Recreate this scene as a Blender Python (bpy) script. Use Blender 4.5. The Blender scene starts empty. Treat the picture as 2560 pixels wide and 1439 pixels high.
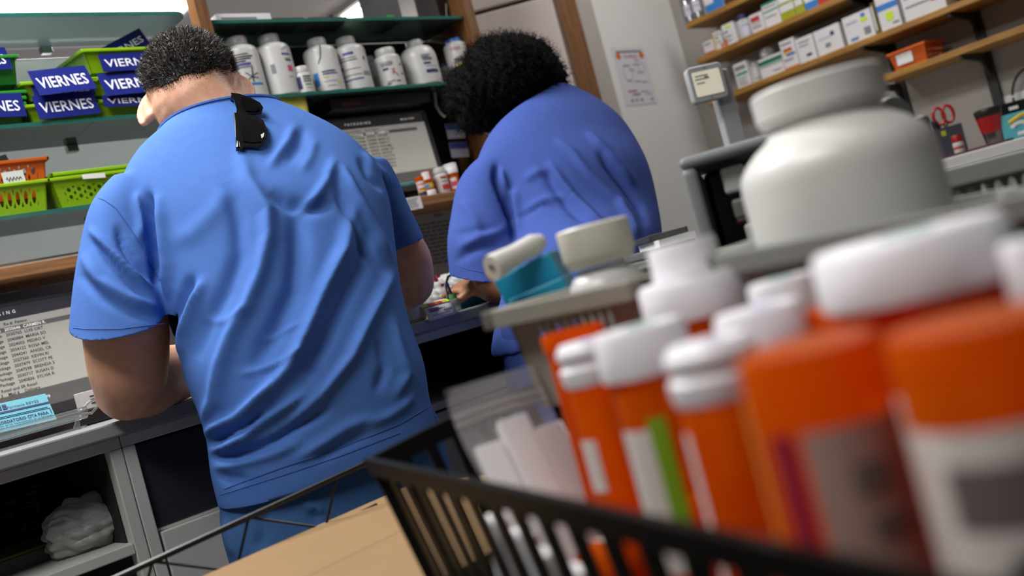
import bpy, bmesh, math, random
import numpy as np
from mathutils import Vector, Matrix
from mathutils.bvhtree import BVHTree
random.seed(7); RNG = np.random.default_rng(7)
SC = bpy.context.scene; COL = SC.collection
# ------------------------------------------------------------------ camera
F = 2489.0; ANG = math.radians(48.5); ROLL = math.radians(15.0); CAMZ = 0.96
FW = Vector((math.cos(ANG), math.sin(ANG), 0)); RT = Vector((math.sin(ANG), -math.cos(ANG), 0)); UP = Vector((0, 0, 1))
CAM = Vector((0, 0, CAMZ))
cr, sr = math.cos(ROLL), math.sin(ROLL)
cd = bpy.data.cameras.new('camera'); cam = bpy.data.objects.new('camera', cd); COL.objects.link(cam); SC.camera = cam
ix = RT * cr - UP * sr; iy = RT * sr + UP * cr
M = Matrix((ix, iy, -FW)).transposed().to_4x4(); M.translation = CAM; cam.matrix_world = M
cd.sensor_width = 36; cd.lens = F / 2560 * 36; cd.clip_start = 0.02; cd.clip_end = 60
cd.dof.use_dof = True; cd.dof.focus_distance = 1.5; cd.dof.aperture_fstop = 3.6
# ------------------------------------------------------------------ world, view
W = bpy.data.worlds.new('world'); SC.world = W; W.use_nodes = True
W.node_tree.nodes['Background'].inputs[0].default_value = (0.8, 0.9, 1.0, 1); W.node_tree.nodes['Background'].inputs[1].default_value = 0.02
vs = SC.view_settings; vs.view_transform = 'Standard'; vs.look = 'None'; vs.gamma = 1; vs.use_curve_mapping = False; vs.exposure = -0.1
# ------------------------------------------------------------------ pixel helpers (2560x1439 frame)
def ray(px, py):
    dx, dy = px - 1280, py - 719.5
    r = dx * cr - dy * sr; d = dx * sr + dy * cr
    return FW + RT * (r / F) - UP * (d / F)
def at(px, py, dep): return CAM + ray(px, py) * dep
def onY(px, py, Y): v = ray(px, py); return CAM + v * (Y / v.y)
def onX(px, py, X): v = ray(px, py); return CAM + v * (X / v.x)
def onZ(px, py, z): v = ray(px, py); return CAM + v * ((z - CAMZ) / v.z)
def L(lat, dep, z=0.0): v = FW * dep + RT * lat; return Vector((v.x, v.y, z))
def project(P):
    P = np.asarray(P) - np.array(CAM); dep = P @ np.array(FW); r = P @ np.array(RT) / dep * F; d = -P[:, 2] / dep * F
    return np.stack([1280 + r * cr + d * sr, 719.5 - r * sr + d * cr], 1), dep
# ------------------------------------------------------------------ materials
def lin(c):
    if isinstance(c, str): c = [int(c[i:i + 2], 16) for i in (0, 2, 4)]
    return tuple(((v / 255) / 12.92 if v / 255 <= .04045 else ((v / 255 + .055) / 1.055) ** 2.4) for v in c[:3]) + (1,)
MATS = {}
def mat(name, col=None, rough=.5, metal=0, noise=0, nscale=30, bump=0, bscale=200, emit=0, alpha=1, trans=0, spec=.5, sub=0, stretch=None, col2=None, coat=0, sheen=0):
    if name in MATS: return MATS[name]
    m = bpy.data.materials.new(name); m.use_nodes = True; nt = m.node_tree; b = nt.nodes['Principled BSDF']; MATS[name] = m
    c = lin(col); b.inputs['Base Color'].default_value = c; b.inputs['Roughness'].default_value = rough; b.inputs['Metallic'].default_value = metal
    b.inputs['Specular IOR Level'].default_value = spec; b.inputs['Transmission Weight'].default_value = trans; b.inputs['Alpha'].default_value = alpha
    b.inputs['Coat Weight'].default_value = coat; b.inputs['Sheen Weight'].default_value = sheen
    if sub: b.inputs['Subsurface Weight'].default_value = sub; b.inputs['Subsurface Radius'].default_value = (.012, .005, .003); b.inputs['Subsurface Scale'].default_value = .5
    if emit: b.inputs['Emission Color'].default_value = c; b.inputs['Emission Strength'].default_value = emit
    if noise or bump:
        tc = nt.nodes.new('ShaderNodeTexCoord'); mp = nt.nodes.new('ShaderNodeMapping'); nt.links.new(tc.outputs['Object'], mp.inputs[0])
        if stretch: mp.inputs['Scale'].default_value = stretch
    if noise:
        n = nt.nodes.new('ShaderNodeTexNoise'); n.inputs['Scale'].default_value = nscale; n.inputs['Detail'].default_value = 4; nt.links.new(mp.outputs[0], n.inputs['Vector'])
        rp = nt.nodes.new('ShaderNodeValToRGB'); rp.color_ramp.elements[0].position = .3; rp.color_ramp.elements[1].position = .7
        c2 = lin(col2) if col2 else tuple(v * (1 - noise) for v in c[:3]) + (1,)
        rp.color_ramp.elements[0].color = c2; rp.color_ramp.elements[1].color = c
        nt.links.new(n.outputs[0], rp.inputs[0]); nt.links.new(rp.outputs[0], b.inputs['Base Color'])
        if emit: nt.links.new(rp.outputs[0], b.inputs['Emission Color'])
    if bump:
        n2 = nt.nodes.new('ShaderNodeTexNoise'); n2.inputs['Scale'].default_value = bscale; n2.inputs['Detail'].default_value = 3; nt.links.new(mp.outputs[0], n2.inputs['Vector'])
        bp = nt.nodes.new('ShaderNodeBump'); bp.inputs['Strength'].default_value = bump; bp.inputs['Distance'].default_value = .002
        nt.links.new(n2.outputs[0], bp.inputs['Height']); nt.links.new(bp.outputs[0], b.inputs['Normal'])
    return m
def thin(name, tint, body, k_trans=.5, k_gloss=.08, rough=.05, translu=.5, fk=.8):
    """thin see-through plastic or glass: transparent + diffuse/translucent + glossy"""
    if name in MATS: return MATS[name]
    m = bpy.data.materials.new(name); m.use_nodes = True; nt = m.node_tree; MATS[name] = m
    for n in list(nt.nodes): nt.nodes.remove(n)
    N = lambda t: nt.nodes.new('ShaderNode' + t)
    o = N('OutputMaterial'); tr = N('BsdfTransparent'); df = N('BsdfDiffuse'); tl = N('BsdfTranslucent'); gl = N('BsdfGlossy'); m1 = N('MixShader'); m2 = N('MixShader'); m3 = N('MixShader')
    tr.inputs[0].default_value = lin(tint); df.inputs[0].default_value = lin(body); tl.inputs[0].default_value = lin(body); gl.inputs['Roughness'].default_value = rough
    m1.inputs[0].default_value = translu; nt.links.new(df.outputs[0], m1.inputs[1]); nt.links.new(tl.outputs[0], m1.inputs[2])
    m2.inputs[0].default_value = k_trans; nt.links.new(m1.outputs[0], m2.inputs[1]); nt.links.new(tr.outputs[0], m2.inputs[2])
    fr = N('Fresnel'); fr.inputs[0].default_value = 1.45; ad = N('Math'); ad.operation = 'MULTIPLY_ADD'; ad.inputs[1].default_value = fk; ad.inputs[2].default_value = k_gloss - .03
    nt.links.new(fr.outputs[0], ad.inputs[0]); nt.links.new(ad.outputs[0], m3.inputs[0])
    nt.links.new(m2.outputs[0], m3.inputs[1]); nt.links.new(gl.outputs[0], m3.inputs[2]); nt.links.new(m3.outputs[0], o.inputs[0])
    return m
WHITE = mat('white_plastic', 'c2c2c1', .35, noise=.04, nscale=8)
CAPW = mat('cap_plastic', 'e9e8ee', .4, noise=.05, nscale=60)
PAPER = mat('paper', 'e4e4e4', .7, noise=.04)
INK = mat('ink', '22232a', .6, noise=.2)
BLACKP = mat('black_plastic', '0d0d0f', .35, noise=.2)
BLACKM = mat('black_wire', '0a0a0b', .35, noise=.2)
GREYP = mat('grey_plastic', '6d706b', .4, noise=.06)
WOOD = mat('oak_wood', '9d7048', .5, noise=.3, nscale=9, stretch=(1.2, 14, 14), col2='745031')
WOODV = mat('oak_wood_upright', '7e5631', .5, noise=.3, nscale=9, stretch=(14, 14, 1.2), col2='5e3c20')
SHELFW = mat('shelf_pine', 'b08238', .5, noise=.3, nscale=7, stretch=(14, 1.2, 14), col2='85591f')
STEEL = mat('cabinet_enamel', 'c6c7c2', .45, noise=.05, nscale=12, bump=.05, bscale=900)
WALLM = mat('wall_paint', 'a8a29d', .8, noise=.05, nscale=3, bump=.1, bscale=400)
WALL2 = mat('wall_paint_cool', 'dededc', .8, noise=.05, nscale=3, bump=.1, bscale=400)
# ------------------------------------------------------------------ mesh builder
def RZ(a): return Matrix.Rotation(a, 3, 'Z')
def frame(z, x=None):
    z = Vector(z).normalized(); x = Vector(x) if x is not None else (Vector((1, 0, 0)) if abs(z.x) < .9 else Vector((0, 1, 0)))
    y = z.cross(x).normalized(); x = y.cross(z); return Matrix((x, y, z)).transposed()
class MB:
    def __init__(s): s.v = []; s.f = []; s.m = []
    def add(s, vs, fs, mi=0):
        o = len(s.v); s.v += [tuple(v) for v in vs]; s.f += [tuple(i + o for i in f) for f in fs]; s.m += [mi] * len(fs) if not isinstance(mi, list) else mi
        return s
    def box(s, c, size, R=None, mi=0):
        c = Vector(c); h = [x / 2 for x in size]; vs = []
        for z in (-1, 1):
            for y in (-1, 1):
                for x in (-1, 1):
                    p = Vector((x * h[0], y * h[1], z * h[2])); vs.append(c + (R @ p if R else p))
        return s.add(vs, [(0, 2, 3, 1), (4, 5, 7, 6), (0, 1, 5, 4), (2, 6, 7, 3), (0, 4, 6, 2), (1, 3, 7, 5)], mi)
    def bb(s, a, b, mi=0): return s.box([(a[i] + b[i]) / 2 for i in range(3)], [abs(b[i] - a[i]) for i in range(3)], None, mi)
    def lathe(s, prof, n=24, c=(0, 0, 0), R=None, mi=0, cap0=True, cap1=True, a0=0, a1=None, sq=1.0):
        c = Vector(c); vs = []; fs = []; full = a1 is None; m = n if full else n + 1; a1 = a0 + 2 * math.pi if full else a1
        for (r, z) in prof:
            for i in range(m):
                a = a0 + (a1 - a0) * i / n; p = Vector((r * math.cos(a), r * sq * math.sin(a), z)); vs.append(c + (R @ p if R else p))
        for k in range(len(prof) - 1):
            for i in range(n):
                j = (i + 1) % m if full else i + 1
                fs.append((k * m + i, k * m + j, (k + 1) * m + j, (k + 1) * m + i))
        if full and cap0: fs.append(tuple(reversed(range(m))))
        if full and cap1: fs.append(tuple((len(prof) - 1) * m + i for i in range(m)))
        return s.add(vs, fs, mi)
    def tube(s, pts, r, n=8, mi=0, cap=True, closed=False):
        pts = [Vector(p) for p in pts]; N = len(pts); rs = r if isinstance(r, (list, tuple)) else [r] * N; vs = []; fs = []
        ref = None
        for k in range(N):
            t = (pts[(k + 1) % N] - pts[k - 1]) if closed else (pts[min(k + 1, N - 1)] - pts[max(k - 1, 0)])
            t.normalize()
            if ref is None: ref = Vector((0, 0, 1)) if abs(t.z) < .9 else Vector((1, 0, 0))
            x = (ref - t * ref.dot(t)).normalized(); ref = x; y = t.cross(x)
            for i in range(n): a = 2 * math.pi * i / n; vs.append(pts[k] + (x * math.cos(a) + y * math.sin(a)) * rs[k])
        for k in range(N if closed else N - 1):
            k2 = (k + 1) % N
            for i in range(n): fs.append((k * n + i, k * n + (i + 1) % n, k2 * n + (i + 1) % n, k2 * n + i))
        if cap and not closed: fs += [tuple(reversed(range(n))), tuple((N - 1) * n + i for i in range(n))]
        return s.add(vs, fs, mi)
    def prism(s, out, th, c=(0, 0, 0), R=None, mi=0):
        """2D outline in local XY, thickness th along local +Z"""
        c = Vector(c); n = len(out); vs = []
        for z in (0, th):
            for (x, y) in out: p = Vector((x, y, z)); vs.append(c + (R @ p if R else p))
        return s.add(vs, [tuple(reversed(range(n))), tuple(range(n, 2 * n))] + [(i, (i + 1) % n, n + (i + 1) % n, n + i) for i in range(n)], mi)
    def loft(s, rings, mi=0, cap=True):
        n = len(rings[0]); vs = [p for r in rings for p in r]; fs = []
        for k in range(len(rings) - 1):
            for i in range(n): fs.append((k * n + i, k * n + (i + 1) % n, (k + 1) * n + (i + 1) % n, (k + 1) * n + i))
        if cap: fs += [tuple(reversed(range(n))), tuple((len(rings) - 1) * n + i for i in range(n))]
        return s.add(vs, fs, mi)
    def grid(s, fn, nu, nv, mi=0):
        vs = [fn(i / nu, j / nv) for j in range(nv + 1) for i in range(nu + 1)]
        return s.add(vs, [(j * (nu + 1) + i, j * (nu + 1) + i + 1, (j + 1) * (nu + 1) + i + 1, (j + 1) * (nu + 1) + i) for j in range(nv) for i in range(nu)], mi)
    def mesh(s, name, mats):
        me = bpy.data.meshes.new(name); me.from_pydata(s.v, [], s.f)
        for m in (mats if isinstance(mats, (list, tuple)) else [mats]): me.materials.append(m)
        me.polygons.foreach_set('material_index', s.m); me.update(); return me
    def build(s, name, mats, parent=None, smooth=False, bevel=0, loc=None, rz=None, solid=0, sub=0, bseg=2):
        if parent is not None and 'wo' in parent.keys(): pass
        me = s.mesh(name, mats); o = bpy.data.objects.new(name, me); COL.objects.link(o)
        if parent is not None: o.parent = parent
        if loc is not None: o.location = loc
        if rz is not None: o.rotation_euler = (0, 0, rz)
        if smooth: me.polygons.foreach_set('use_smooth', [True] * len(me.polygons)); me.set_sharp_from_angle(angle=math.radians(40))
        if solid: md = o.modifiers.new('s', 'SOLIDIFY'); md.thickness = solid; md.offset = 0
        if bevel: md = o.modifiers.new('b', 'BEVEL'); md.width = bevel; md.segments = bseg; md.limit_method = 'ANGLE'; md.angle_limit = math.radians(40)
        if sub: md = o.modifiers.new('u', 'SUBSURF'); md.levels = sub; md.render_levels = sub
        return o
def tag(o, label=None, cat=None, group=None, kind=None):
    if label: o['label'] = label
    if cat: o['category'] = cat
    if group: o['group'] = group
    if kind: o['kind'] = kind
    return o
def thing(name, label, cat, loc=(0, 0, 0), rot=None, group=None):
    o = bpy.data.objects.new(name, None); COL.objects.link(o); o.location = loc; o.empty_display_size = .02
    if rot is not None:
        if isinstance(rot, Matrix): o.rotation_mode = 'QUATERNION'; o.rotation_quaternion = rot.to_quaternion()
        else: o.rotation_euler = rot if isinstance(rot, tuple) else (0, 0, rot)
    return tag(o, label, cat, group)
def dup(root, loc=None, rot=None, label=None, parent=None):
    r = root.copy(); COL.objects.link(r)
    if parent is not None: r.parent = parent
    if loc is not None: r.location = loc
    if rot is not None: r.rotation_euler = rot if isinstance(rot, tuple) else (0, 0, rot)
    if label: r['label'] = label
    for ch in list(root.children): dup(ch, parent=r)
    return r
_TX = {}
def text_mb(s, size=1.0, bold=0.0, cx='CENTER', spacing=1.0, res=2):
    """verts and faces of flat lettering, from the built-in font"""
    key = (s, bold, cx, spacing)
    if key not in _TX:
        cu = bpy.data.curves.new('t', 'FONT'); cu.body = s; cu.size = 1; cu.align_x = cx; cu.align_y = 'CENTER'; cu.offset = bold; cu.resolution_u = res; cu.space_character = spacing
        ob = bpy.data.objects.new('t', cu); COL.objects.link(ob); dg = bpy.context.evaluated_depsgraph_get(); me = ob.evaluated_get(dg).to_mesh()
        _TX[key] = ([tuple(v.co) for v in me.vertices], [tuple(p.vertices) for p in me.polygons]); ob.evaluated_get(dg).to_mesh_clear()
        bpy.data.objects.remove(ob); bpy.data.curves.remove(cu)
    v, f = _TX[key]; return [(x * size, y * size, 0) for x, y, z in v], f
def lettering(mb, s, size, c, R, mi=0, bold=0, cx='CENTER', spacing=1.0, wid=None):
    v, f = text_mb(s, size, bold, cx, spacing); k = 1
    if wid: w = max(p[0] for p in v) - min(p[0] for p in v); k = wid / w
    c = Vector(c); mb.add([c + R @ Vector((p[0] * k, p[1], 0)) for p in v], f, mi); return mb
def struct(o, label=None, cat=None): return tag(o, label, cat, kind='structure')
# ================================================================== the room
YC = 1.50      # front edge of the back counter
YF = 2.00      # front of the glass shelves
YB = 2.20      # back of the shelving
XW = 3.20      # right wall
YP = 2.30      # poster wall
ZC = 0.921     # counter top
CEIL = 2.62
FLOORM = mat('floor_vinyl', '5d5a56', .5, noise=.1, nscale=5)
CEILM = mat('ceiling_tile', 'a9a7a5', .9, noise=.06, nscale=40)
struct(MB().bb((-2.4, -1.6, -.05), (3.4, 5.6, 0)).build('floor', FLOORM), 'grey vinyl floor of the pharmacy', 'floor')
ce = struct(MB().bb((-2.4, -1.6, CEIL + .02), (3.4, 5.6, CEIL + .07)).build('ceiling', CEILM), 'grey tiled ceiling above the pharmacy and the shop', 'ceiling')
struct(MB().bb((XW, -1.6, 0), (XW + .1, 5.6, CEIL)).build('wall_right', WALLM), 'right wall carrying the pine medicine shelves', 'wall')
struct(MB().bb((2.48, YP, 0), (XW, YP + .1, CEIL)).build('wall_poster', WALL2), 'pale wall with the pumpkin calendar poster', 'wall')
struct(MB().bb((-2.4, 5.5, 0), (XW, 5.6, CEIL)).build('wall_shop', mat('shop_wall', '8f878c', .9, noise=.05)), 'far wall of the shop behind the shelving', 'wall')
struct(MB().bb((-2.4, -1.7, 0), (XW, -1.6, CEIL)).build('wall_rear', mat('rear_wall_paint', '6f6b68', .8, noise=.05)), 'wall behind the work table', 'wall')
struct(MB().bb((-2.5, -1.6, 0), (-2.4, 5.6, CEIL)).build('wall_left', MATS['rear_wall_paint']), 'left wall of the room', 'wall')
# pilaster between the door frame and the poster
p = MB(); p.bb((2.475, YP - .11, 0), (2.62, YP, CEIL)); struct(p.build('trim_1', WALLM), 'narrow wall strip beside the wooden door frame', 'trim')
# door with its wooden frame
d = MB(); d.bb((2.38, 2.13, 0), (2.475, 2.30, 2.3)); struct(d.build('trim_2', WOODV, bevel=.003), 'wooden door jamb behind the person with curly hair', 'trim')
dl = struct(thing('door_1', 'pale door leaf with a dark groove behind the curly hair', 'door', L(.17, 3.1, 0)), None)
dR = frame((0, 0, 1), RT); zt = at(1256, 20, 3.1).z
DM = mat('door_laminate', 'cfc2bd', .5, noise=.05)
def leafpart(z0, z1, nm, m, y0=0): 
    b = MB(); b.box(Vector((0, 0, 0)) + RT * .0 + Vector((0, 0, (z0 + z1) / 2)) + FW * y0, (.36, .04, z1 - z0), dR); return b.build(nm, m, dl, bevel=.004)
leafpart(0.02, zt - .006, 'lower_panel', DM); leafpart(zt + .006, 2.3, 'upper_panel', DM); leafpart(.02, 2.3, 'core', BLACKP, .015)
# ceiling light panels: unseen ones added to light the pharmacy, others in the shop
LAMP = mat('lamp_diffuser', 'ffffff', .5, noise=.01, emit=5)
def ceiling_light(x, y, w, h, power, label, col=(1, .97, .93)):
    t = thing('ceiling_light', label, 'ceiling light', (x, y, CEIL - .01), 0, 'ceiling light panels')
    f = MB()
    for (a, b) in (((-w / 2, -h / 2, 0), (w / 2, -h / 2 + .03, .03)), ((-w / 2, h / 2 - .03, 0), (w / 2, h / 2, .03)), ((-w / 2, -h / 2, 0), (-w / 2 + .03, h / 2, .03)), ((w / 2 - .03, -h / 2, 0), (w / 2, h / 2, .03))): f.bb(a, b)
    f.build('frame', STEEL, t); MB().bb((-w / 2 + .03, -h / 2 + .03, .01), (w / 2 - .03, h / 2 - .03, .025)).build('diffuser', LAMP, t)
    ld = bpy.data.lights.new('panel_light', 'AREA'); ld.shape = 'RECTANGLE'; ld.size = w - .08; ld.size_y = h - .08; ld.energy = power; ld.color = col
    lo = bpy.data.objects.new('panel_light', ld); COL.objects.link(lo); lo.parent = t; lo.location = (0, 0, -.012)
for a in ((.35, 1.85, .6, 1.2, 58, 'added unseen ceiling panel, key light for the person with short hair', (1, .98, .95)), (2.5, 1.3, .5, 1.0, 11, 'added unseen ceiling panel brightening the poster wall', (1, .96, .92)), (-.55, .45, .6, 1.2, 30, 'added unseen ceiling panel giving fill light from the left', (1, .96, .92))): ceiling_light(*a)  # added key, poster wall and fill panels, none of them in view
c1 = onZ(225, 8, CEIL); ceiling_light(c1.x, c1.y + .15, 1.0, .75, 120, 'large bright ceiling light panel of the shop above the day baskets', (.97, .99, 1))
c2 = onZ(897, 18, CEIL); ceiling_light(c2.x, c2.y, .16, .34, 10, 'small bright shop ceiling light seen over the bottle shelf'); c3 = onZ(1018, 22, CEIL); ceiling_light(c3.x, c3.y, .17, .34, 10, 'small bright shop ceiling light beside the dark wooden upright')

# ================================================================== counter and cabinets
ZR = ZC + .023  # the right hand run stands a little higher
CT = mat('counter_laminate', '8f9192', .35, noise=.08, nscale=25, stretch=(1, 20, 20))
o = MB(); o.bb((-1.2, YC, ZC - .022), (1.02, 2.2, ZC)); tag(o.build('counter_top', CT, bevel=.003), 'grey laminate counter top under the left monitor and the resting elbow', 'counter')
o = MB(); o.bb((1.024, YC, ZR - .022), (1.86, 2.2, ZR)); tag(o.build('counter_top', CT, bevel=.003), 'grey laminate counter top with the label strip and plastic bags', 'counter')
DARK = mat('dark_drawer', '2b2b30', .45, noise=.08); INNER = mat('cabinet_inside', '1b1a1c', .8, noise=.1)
def cabinet(x0, x1, zt, label, kind):
    t = thing('base_cabinet', label, 'cabinet', ((x0 + x1) / 2, YC + .02, 0)); w = x1 - x0; h = zt - .022
    def P(nm, a, b, m, bv=.002): q = MB(); q.bb(a, b); return q.build(nm, m, t, bevel=bv)
    P('top_rail', (-w / 2, 0, h - .018), (w / 2, .03, h), STEEL)
    P('side_panel', (-w / 2, 0, .05), (-w / 2 + .019, .6, h - .018), STEEL); P('side_panel', (w / 2 - .019, 0, .05), (w / 2, .6, h - .018), STEEL)
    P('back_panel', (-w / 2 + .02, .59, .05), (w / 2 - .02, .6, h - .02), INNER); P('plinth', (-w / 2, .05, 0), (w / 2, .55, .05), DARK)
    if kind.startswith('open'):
        for sx in (-1, 1): P('shade_lining', (sx * (w / 2 - .0215) - .001, .022, .07), (sx * (w / 2 - .0215) + .001, .585, h - .02), INNER, 0)  # added dark sheets: shade of the cabinet interior put into colour
        P('shade_lining', (-w / 2 + .02, .035, h - .021), (w / 2 - .02, .585, h - .019), INNER, 0)
    if kind == 'open':
        P('shelf', (-w / 2 + .019, .0, .725), (w / 2 - .019, .585, .742), STEEL); P('shelf', (-w / 2 + .019, .0, .40), (w / 2 - .019, .585, .417), STEEL); P('floor_board', (-w / 2 + .019, 0, .05), (w / 2 - .019, .585, .066), STEEL)
    if kind == 'drawer':
        P('drawer_front', (-w / 2 + .023, .012, .748), (w / 2 - .02, .03, h - .022), DARK); P('drawer_front', (-w / 2 + .023, .002, .40), (w / 2 - .02, .03, .742), STEEL); P('drawer_front', (-w / 2 + .023, .002, .06), (w / 2 - .02, .03, .394), STEEL)
        P('divider_rail', (-w / 2 + .02, .014, .7425), (w / 2 - .019, .03, .7475), STEEL, 0)
    if kind == 'open_right':
        P('shelf', (-w / 2 + .019, .0, .775), (w / 2 - .019, .585, .79), STEEL); P('drawer_front', (-w / 2 + .02, .0, .42), (w / 2 - .02, .02, .77), STEEL); P('drawer_front', (-w / 2 + .02, .0, .06), (w / 2 - .02, .02, .415), STEEL)
    return t
xa = onY(297, 1090, YC + .02).x
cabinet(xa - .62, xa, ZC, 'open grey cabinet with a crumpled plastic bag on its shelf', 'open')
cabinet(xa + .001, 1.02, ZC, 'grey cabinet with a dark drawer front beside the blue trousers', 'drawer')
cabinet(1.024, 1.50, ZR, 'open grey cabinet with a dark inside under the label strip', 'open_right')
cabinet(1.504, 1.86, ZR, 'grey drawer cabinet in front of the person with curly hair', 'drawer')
# cubby contents
def crumple(nm, label, cat, c, s, m, seed=1, thick=0):
    rg = np.random.default_rng(seed); bm = bmesh.new(); bmesh.ops.create_icosphere(bm, subdivisions=6, radius=1)
    dirs = rg.normal(size=(150, 3)); dirs /= np.linalg.norm(dirs, axis=1)[:, None]; off = rg.uniform(.8, 1.05, 150)
    for v in bm.verts:
        p = np.array(v.co); k = min(1.25, float(np.min(np.where(dirs @ p > .05, off / np.maximum(dirs @ p, .05), 9)))); v.co = Vector(p * k)
        v.co.z = max(v.co.z, -.62)
    fr = rg.normal(size=(7, 3)) * 6.5
    for v in bm.verts:
        q = np.array(v.co); k = sum(abs(math.sin(float(q @ f_) + i)) for i, f_ in enumerate(fr)) / 7 - .6; v.co = Vector(q * (1 + .38 * k)); v.co.z = max(v.co.z, -.62)
    zmin = min(v.co.z for v in bm.verts)
    for v in bm.verts: v.co = Vector((v.co.x * s[0], v.co.y * s[1], (v.co.z - zmin) * s[2]))
    me = bpy.data.meshes.new(nm); bm.to_mesh(me); bm.free(); me.materials.append(m); me.polygons.foreach_set('use_smooth', [True] * len(me.polygons)); me.set_sharp_from_angle(angle=math.radians(50))
    o = bpy.data.objects.new(nm, me); COL.objects.link(o); o.location = c; return tag(o, label, cat)
BAG = thin('bag_film', 'fafafa', 'eceeec', .14, .04, .35, .5)
bp = onZ(235, 1365, .7425); crumple('plastic_bag', 'crumpled white plastic bag on the cabinet shelf', 'bag', (bp.x, max(bp.y, YC + .12), .7425), (.075, .06, .055), BAG, 3)
bq = onY(120, 1300, YC + .40); crumple('black_bag', 'dark black bag at the back of the open cabinet', 'bag', (bq.x + .06, YC + .42, .7425), (.17, .12, .085), mat('black_bag_film', '0c0c0e', .35, noise=.2), 8)
p = MB(); p.bb((-.11, 0, 0), (.11, .16, .02)); p.bb((-.1, .01, .02), (.1, .15, .024), 1)
q = onY(20, 1375, YC + .16); tag(p.build('paper_stack', [mat('dull_card', '5c5d5e', .7, noise=.1), mat('yellow_slip', '8f8a3c', .8, noise=.2)], loc=(q.x, q.y, .7425)), 'low stack of papers with a yellow slip at the left of the cabinet shelf', 'papers')

# ================================================================== shelving over the counter
GEDGE = mat('glass_edge', '2f6f66', .2, noise=.25, nscale=20)
GLASS = thin('shelf_glass', 'a9bdb4', '5c6f68', .62, .09, .04, .4)
FROST = thin('frosted_shelf', 'c0cccc', '7d8a8a', .12, .06, .3, .7)
def glass_shelf(par, nm, x0, x1, y0, y1, z, th=.008, m=GLASS, rad=.03):
    out = [(x0, y1), (x0, y0)] + [(x1 - rad + rad * math.sin(a * math.pi / 12), y0 + rad - rad * math.cos(a * math.pi / 12)) for a in range(7)] + [(x1, y1)]
    b = MB(); b.prism(out, th, (0, 0, z)); b.m = [0, 0] + [1] * (len(out)); return b.build(nm, [m, GEDGE], par)
XQ0L = onY(512, 0, YF).x - .002; XL0 = -.75; XP1 = onY(497, 0, YF).x; XP1b = onY(512, 0, YF).x
zA = onY(200, 30, YF).z; zB = onY(200, 296, YF).z; zCs = onY(100, 527, YF).z; zW = onY(90, 656, YF).z; zR = onY(860, 223, YF).z; zRT = onY(830, 41, YF).z
us = thing('glass_display_unit', 'glass shelving unit holding the green day baskets', 'shelving', (0, 0, 0))
glass_shelf(us, 'top_shelf', XL0, XP1 - .035, YF, YB - .02, zA - .008, m=FROST, rad=.03)
glass_shelf(us, 'basket_shelf', XL0, XP1 - .02, YF, YB - .02, zB - .008, rad=.01); glass_shelf(us, 'bin_shelf', XL0, XP1 - .02, YF, YB - .02, zCs - .008, rad=.01)
BACKL = thin('pale_back_glass', 'e6ecea', 'dde3e0', .3, .08, .08, .7); BACKD = mat('dark_back_glass', '232b2a', .15, noise=.3, nscale=4)
for (a, b) in ((zW + .001, zCs + .02), (zCs + .022, zB + .06), (zB + .062, zA - .03)): MB().bb((XL0, YB - .012, a), (XQ0L, YB, b)).build('back_panel', BACKL, us, bevel=.001)
MB().bb((XL0, YB - .075, zB + .055), (XP1 - .2, YB - .013, zB + .062)).build('rear_ledge', [GEDGE], us)
for z in (zCs + .085, zW + .03): MB().bb((XL0, YB - .016, z), (XP1 - .03, YB - .012, z + .004)).build('bright_rail', mat('polished_rail', 'dfe3e2', .15, .8, noise=.05), us)
for x in (-.1, .35, .8):
    for z in (zA - .02, zB - .02, zCs - .02): MB().bb((x - .012, YB - .03, z - .004), (x + .012, YB - .011, z + .012)).build('shelf_clip', mat('clip_steel', 'b9bcbb', .25, .9, noise=.05), us, bevel=.002)
# wooden bottle bay
ub = thing('wooden_bottle_bay', 'wooden framed shelf bay with glass shelves of white bottles', 'shelving', (0, 0, 0))
XQ0 = XP1b - .016; XQ1 = onY(1165, 0, YF).x
MB().bb((XQ0 - .014, YF - .005, zW + .001), (XQ0 + .016, YF + .03, 2.02)).build('front_stile', WOODV, ub, bevel=.001); MB().bb((XQ1 - .015, YF - .005, zW + .001), (XQ1 + .015, YB, 2.02)).build('side_panel', WOODV, ub, bevel=.001)
MB().bb((XQ0 + .016, YB - .012, zW + .001), (XQ1 - .015, YB, zRT - .0085)).build('back_panel', BACKD, ub)
MB().bb((XQ0 - .03, YF - .005, 2.021), (XQ1 + .03, YB, 2.05)).build('top_board', WOOD, ub)
glass_shelf(ub, 'upper_glass_shelf', XQ0 + .018, XQ1 - .017, YF + .01, YB - .014, zRT - .008, rad=.002); glass_shelf(ub, 'bottle_glass_shelf', XQ0 + .018, XQ1 - .017, YF, YB - .014, zR - .008, rad=.002)
# continuous wooden shelf
w = MB(); w.bb((XL0, YF - .012, zW - .024), (XQ1 + .03, YB, zW)); tag(w.build('wooden_shelf', WOOD, bevel=.002), 'long oak shelf running above the counter and below the glass shelves', 'shelf')
w = MB(); w.bb((XL0, YB - .012, ZR + .001), (XQ1 + .03, YB, zW - .025)); struct(w.build('wall_backsplash', mat('backsplash', '8b8583', .6, noise=.08)), 'grey panel between the counter and the oak shelf', 'panel')
w = MB(); w.bb((XL0, YB + .0, 0), (XQ1 + .03, YB + .04, ZC - .03)); struct(w.build('wall_partition', WALLM), 'low partition behind the counter', 'wall')
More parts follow.
